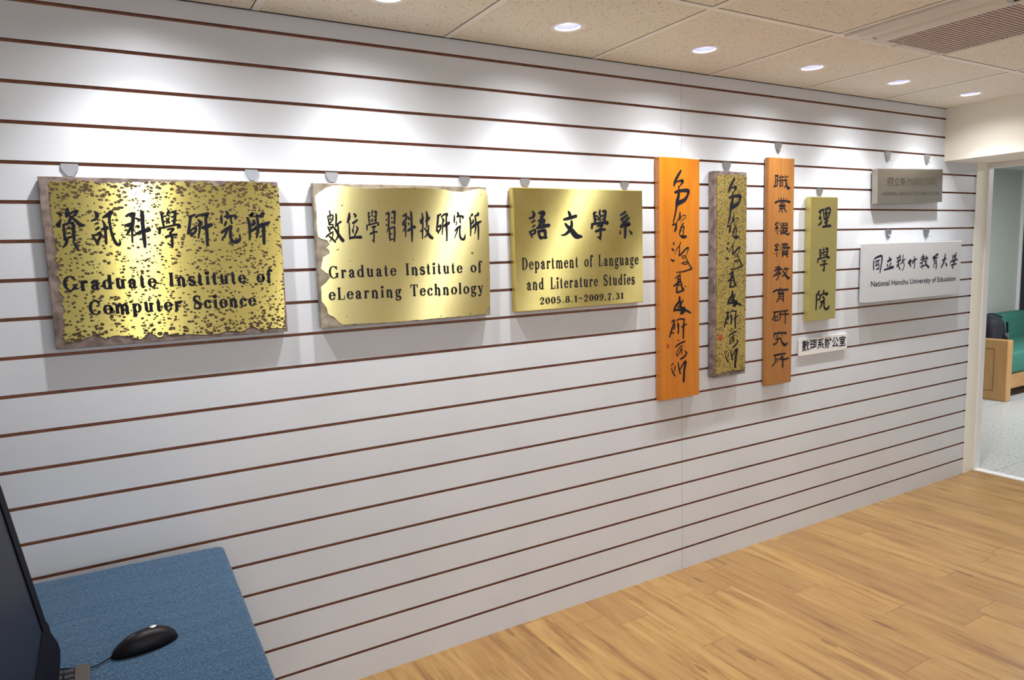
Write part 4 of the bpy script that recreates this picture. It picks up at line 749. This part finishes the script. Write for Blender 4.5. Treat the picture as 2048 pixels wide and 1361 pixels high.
# ---------------------------------------------------------------- table with cloth, monitor, keyboard, mouse
TH = .620
t = thing('table', 'low table hidden under a blue cloth against the slat wall', 'table', (-.48, -.53, 0))
link('tabletop', bx(-.70, .69, -.39, .40, TH - .030, TH - .004, bev=.003), m_oak_h, t)
for a in (-1, 1):
    for b in (-1, 1):
        link('leg', bx(a*.62 - .025, a*.62 + .025, b*.33 - .025, b*.33 + .025, 0, TH - .030, bev=.003), m_oak, t)
def tablecloth():
    cor = [Vector((-1.20, -.035)), Vector((.248, -.116)), Vector((.231, -.960)), Vector((-1.20, -.960))]
    cen = sum(cor, Vector((0, 0)))/4
    per = []
    R = .022
    for i in range(4):
        p, c, n = cor[i-1], cor[i], cor[(i+1) % 4]
        d0, d1 = (p-c).normalized(), (n-c).normalized()
        a, b = c + d0*R, c + d1*R
        for k in range(7):
            s = k/6; per.append(((1-s)**2)*a + 2*s*(1-s)*c + s*s*b)
        m = int((n-c).length/.03); e0, e1 = b, n - d1*R
        for k in range(1, m): per.append(e0 + (e1-e0)*k/m)
    N = len(per); bm = bmesh.new(); rings = []
    prof = [(1.0 - f, 0.0) for f in (.85, .7, .55, .4, .28, .18, .10, .05, .025)]
    def outward(i):
        d = (per[(i+1) % N] - per[i-1]).normalized(); return Vector((-d.y, d.x)) if Vector((-d.y, d.x)).dot(per[i]-cen) > 0 else Vector((d.y, -d.x))
    for f, _ in prof:
        rings.append([(cen.x + (p.x-cen.x)*f, cen.y + (p.y-cen.y)*f, TH) for p in per])
    for off, dz in ((-.010, 0), (-.006, -.0006), (-.002, -.003), (.0, -.009)):
        rings.append([(per[i].x + outward(i).x*off, per[i].y + outward(i).y*off, TH + dz) for i in range(N)])
    for dz in (-.05, -.12, -.20, -.30, -.40, -.47):
        rr_ = []
        for i in range(N):
            q = outward(i); fold = max(0, -dz - .02)*.10*(math.sin(i*.55) + .5*math.sin(i*.23 + 1)) + .004
            back = q.y > .5
            fold = min(fold, .004) if back else fold
            rr_.append((per[i].x + q.x*fold, min(per[i].y + q.y*fold, -.012), TH + dz))
        rings.append(rr_)
    V = []
    for r_ in rings:
        row = []
        for x, y, z in r_:
            top = z > TH - .001
            if top:
                z += .0016*noise.noise(Vector((x*5, y*14 + x*4, 1.3))) + .0010*noise.noise(Vector((x*11, y*25 - x*6, 4.3)))
            row.append(bm.verts.new((x, y, z)))
        V.append(row)
    c = bm.verts.new((cen.x, cen.y, TH))
    for i in range(N): bm.faces.new((c, V[0][i], V[0][(i+1) % N]))
    for A, B in zip(V, V[1:]):
        for i in range(N): bm.faces.new((A[i], B[i], B[(i+1) % N], A[(i+1) % N]))
    bmesh.ops.recalc_face_normals(bm, faces=bm.faces)
    o = link('tablecloth', bm, m_cloth, None, True); tag(o, 'blue denim-like cloth covering the table in the lower left corner', 'tablecloth')
tablecloth()
TT = TH + .002

# monitor: screen turned to the right, leaning back
t = thing('monitor', 'black monitor at the lower left, standing on the blue cloth', 'monitor', (-.19, -.95, TT))
Y0, Y1 = -.258, .258           # local y of the panel's ends (far end .258 -> -.692)
def leanx(z): return .049 - (z - .150)*.157     # front face x at local height z
bm = bmesh.new()
zb, zt = .150, .470
prism(bm, [(leanx(zb), zb), (leanx(zt), zt), (leanx(zt) - .014, zt + .004), (leanx(zt) - .035, zt - .02), (leanx(.3) - .062, .30), (leanx(zb) - .045, zb + .01)], Y0, Y1)
link('housing', bm, m_black, t)
bm = bmesh.new()
def fx(z, d=.0015): return leanx(z) + d
for (ya, yb, za, zc) in ((Y0, Y0 + .050, zb, zt), (Y1 - .050, Y1, zb, zt), (Y0 + .050, Y1 - .050, zt - .035, zt)):
    prism(bm, [(fx(za, .004), za), (fx(zc, .004), zc), (fx(zc, -.001), zc), (fx(za, -.001), za)], ya, yb)
link('bezel', bm, m_bezel, t)
bm = bmesh.new(); prism(bm, [(fx(zb), zb), (fx(zt - .035), zt - .035), (fx(zt - .035, -.001), zt - .035), (fx(zb, -.001), zb)], Y0 + .050, Y1 - .050); link('screen', bm, m_screen, t)
bm = bmesh.new(); prism(bm, [(.053, .150), (.058, .138), (.059, .124), (.0685, .100), (.071, .084), (.069, .060), (.062, .046), (.030, .046), (.0, .08), (.0, .150)], Y0 + .002, Y1 - .002); link('speaker_bar', bm, m_bezel, t, 30)
bm = bmesh.new(); prism(bm, [(-.090, .004), (-.048, .004), (.012, .18), (-.012, .20)], -.05, .05); link('neck', bm, m_black, t)
bm = bmesh.new(); box(bm, -.17, -.035, -.13, .13, 0, .012, bev=.004); link('stand_base', bm, m_black, t)

# keyboard in front of it
t = thing('keyboard', 'dark keyboard with a grey front edge beside the monitor', 'keyboard', (-.1455, -.868, TT))
bm = bmesh.new(); prism(bm, [(-.066, 0), (.066, 0), (.068, .006), (.064, .014), (-.060, .024), (-.066, .020)], -.222, .222); link('case', bm, m_black, t)
bm = bmesh.new(); prism(bm, [(.044, .015), (.069, .0105), (.069, .0165), (.064, .0195), (.044, .0215)], -.222, .222); link('front_edge', bm, m_keygrey, t)
bm = bmesh.new()
for r_ in range(5):
    for k in range(21):
        x = .034 - r_*.0195; y = .214 - k*.0205
        z = .0155 + r_*.0022
        box(bm, x - .0085, x + .0085, y - .0178, y - .001, z, z + .008, bev=.0016, seg=1)
link('keys', bm, m_key, t)

# mouse, nose to the left
def mouse():
    t = thing('mouse', 'black corded computer mouse lying on the blue cloth', 'mouse', (.022, -.604, TT), None, (0, 0, math.radians(9)))
    L, Wd, H = .130, .062, .039
    bm = bmesh.new(); rows = []
    n, k = 24, 18
    for i in range(n + 1):
        s = i/n; x = -L/2 + L*s
        e = max(0.0, 1 - abs(2*s - 1)**2.6)**.5
        wd = Wd/2*e*(.80 + .20*math.sin(PI*min(1, s*.9 + .1)))*(1 - .18*(1 - s))
        hh = H*e*(.50 + .50*math.sin(PI*min(1, .12 + .62*s)))
        row = []
        for j in range(k + 1):
            a = PI*j/k
            row.append(bm.verts.new((x, -wd*math.cos(a)*(1.0 if j not in (0, k) else .96), max(hh, .0015)*max(0, math.sin(a))**.75)))
        rows.append(row)
    for A, B in zip(rows, rows[1:]):
        for j in range(k): bm.faces.new((A[j], B[j], B[j+1], A[j+1]))
        bm.faces.new((A[0], A[k], B[k], B[0]))
    bmesh.ops.remove_doubles(bm, verts=bm.verts, dist=1e-5); bmesh.ops.recalc_face_normals(bm, faces=bm.faces)
    link('body', bm, m_black_gloss, t, True)
    bm = bmesh.new(); lathe(bm, [(.0002, .0012), (.0045, .001), (.006, 0)], 20); bmesh.ops.scale(bm, vec=(1.25, .85, 1), verts=bm.verts)
    b = link('badge', bm, m_logo, t, True); b.location = (.018, .002, .0382); b.rotation_euler = (0, math.radians(-3), 0); b['label'] = 'small silver oval badge'
    bm = bmesh.new(); tube(bm, [(-.036, -.004, .0275), (-.030, -.004, .0305), (-.022, -.004, .0340), (-.016, -.004, .0360)], [.001, .0025, .0025, .001], 8); link('scroll_wheel', bm, m_keygrey, t)
    bm = bmesh.new(); tube(bm, smooth_path([(-.064, 0, .003), (-.080, -.008, .0025), (-.105, -.012, .0022), (-.150, .022, .0022), (-.24, .055, .0022), (-.40, .07, .0022)], 5), .0017, 8); link('cable', bm, m_black, t, True)
mouse()

# ---------------------------------------------------------------- corridor: sofa and bag
def sofa():
    t = thing('sofa', 'oak-framed sofa with green cushions in the corridor beyond the doorway', 'sofa', (6.788, .81, 0))
    W = 1.85; Dp = .76
    for xa in (0, W - .09):
        a = link('arm', bx(xa, xa + .09, 0, Dp, .0, .545, bev=.008), m_oak, t)
        s = -.002 if xa == 0 else .092
        bm = bmesh.new()
        x_in = xa - .003 if xa == 0 else xa + .09
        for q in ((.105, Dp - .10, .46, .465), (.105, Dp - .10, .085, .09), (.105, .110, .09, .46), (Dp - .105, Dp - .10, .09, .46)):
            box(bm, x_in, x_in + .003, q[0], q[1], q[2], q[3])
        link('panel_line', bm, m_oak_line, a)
    link('front_rail', bx(.09, W - .09, .045, .075, .09, .225, bev=.004), m_oak_h, t)
    link('base_frame', bx(.09, W - .09, .075, Dp - .02, .13, .22), m_oak_h, t)
    link('back_frame', bx(.09, W - .09, Dp - .06, Dp - .02, .22, .58, bev=.004), m_oak_h, t)
    n = 3; wv = (W - .18)/n
    for k in range(n):
        x = .09 + wv*k
        link('seat_cushion', bx(x + .002, x + wv - .002, .030, Dp - .19, .226, .42, bev=.030, seg=4), m_green, t, 40)
        bm = bmesh.new(); box(bm, x + .002, x + wv - .002, Dp - .20, Dp - .065, .35, .665, bev=.035, seg=4)
        for v in bm.verts: v.co.y += (v.co.z - .35)*.12
        link('back_cushion', bm, m_green, t, 40)
sofa()
def bag():
    t = thing('backpack', 'dark navy backpack standing on the green sofa behind its oak arm', 'bag', (7.09, 1.11, .42))
    bm = bmesh.new()
    rings = []
    n = 28
    for k in range(12):
        s = k/11; z = .30*s; f = (1 - .25*s**2)*(1 if s < .8 else math.sqrt(max(.02, 1 - ((s-.8)/.2)**2*.75)))
        rings.append([bm.verts.new(((.135*f)*math.copysign(abs(math.cos(2*PI*i/n))**.6, math.cos(2*PI*i/n)) + .012*noise.noise(Vector((i*.5, k*.6, 2))), (.115*f)*math.copysign(abs(math.sin(2*PI*i/n))**.6, math.sin(2*PI*i/n)), z)) for i in range(n)])
    for A, B in zip(rings, rings[1:]):
        for i in range(n): bm.faces.new((A[i], A[(i+1) % n], B[(i+1) % n], B[i]))
    bm.faces.new(rings[0][::-1]); bm.faces.new(rings[-1])
    link('body', bm, m_navy, t, True)
    bm = bmesh.new(); tube(bm, [(-.05 + .12*i/10 , .05 - .12*i/10, .288 + .034*math.sin(PI*i/10)) for i in range(11)], .009, 8); link('handle', bm, m_navy, t, True)
    bm = bmesh.new(); box(bm, .05, .075, -.135, -.118, .10, .155, bev=.004); box(bm, .01, .034, -.137, -.118, .125, .15, bev=.003); link('buckle', bm, m_chrome, t)
    bm = bmesh.new(); prism(bm, [(.055, .0), (.075, .0), (.09, .12), (.07, .25), (.055, .25), (.07, .12)], -.124, -.112); link('strap', bm, m_black, t)
bag()
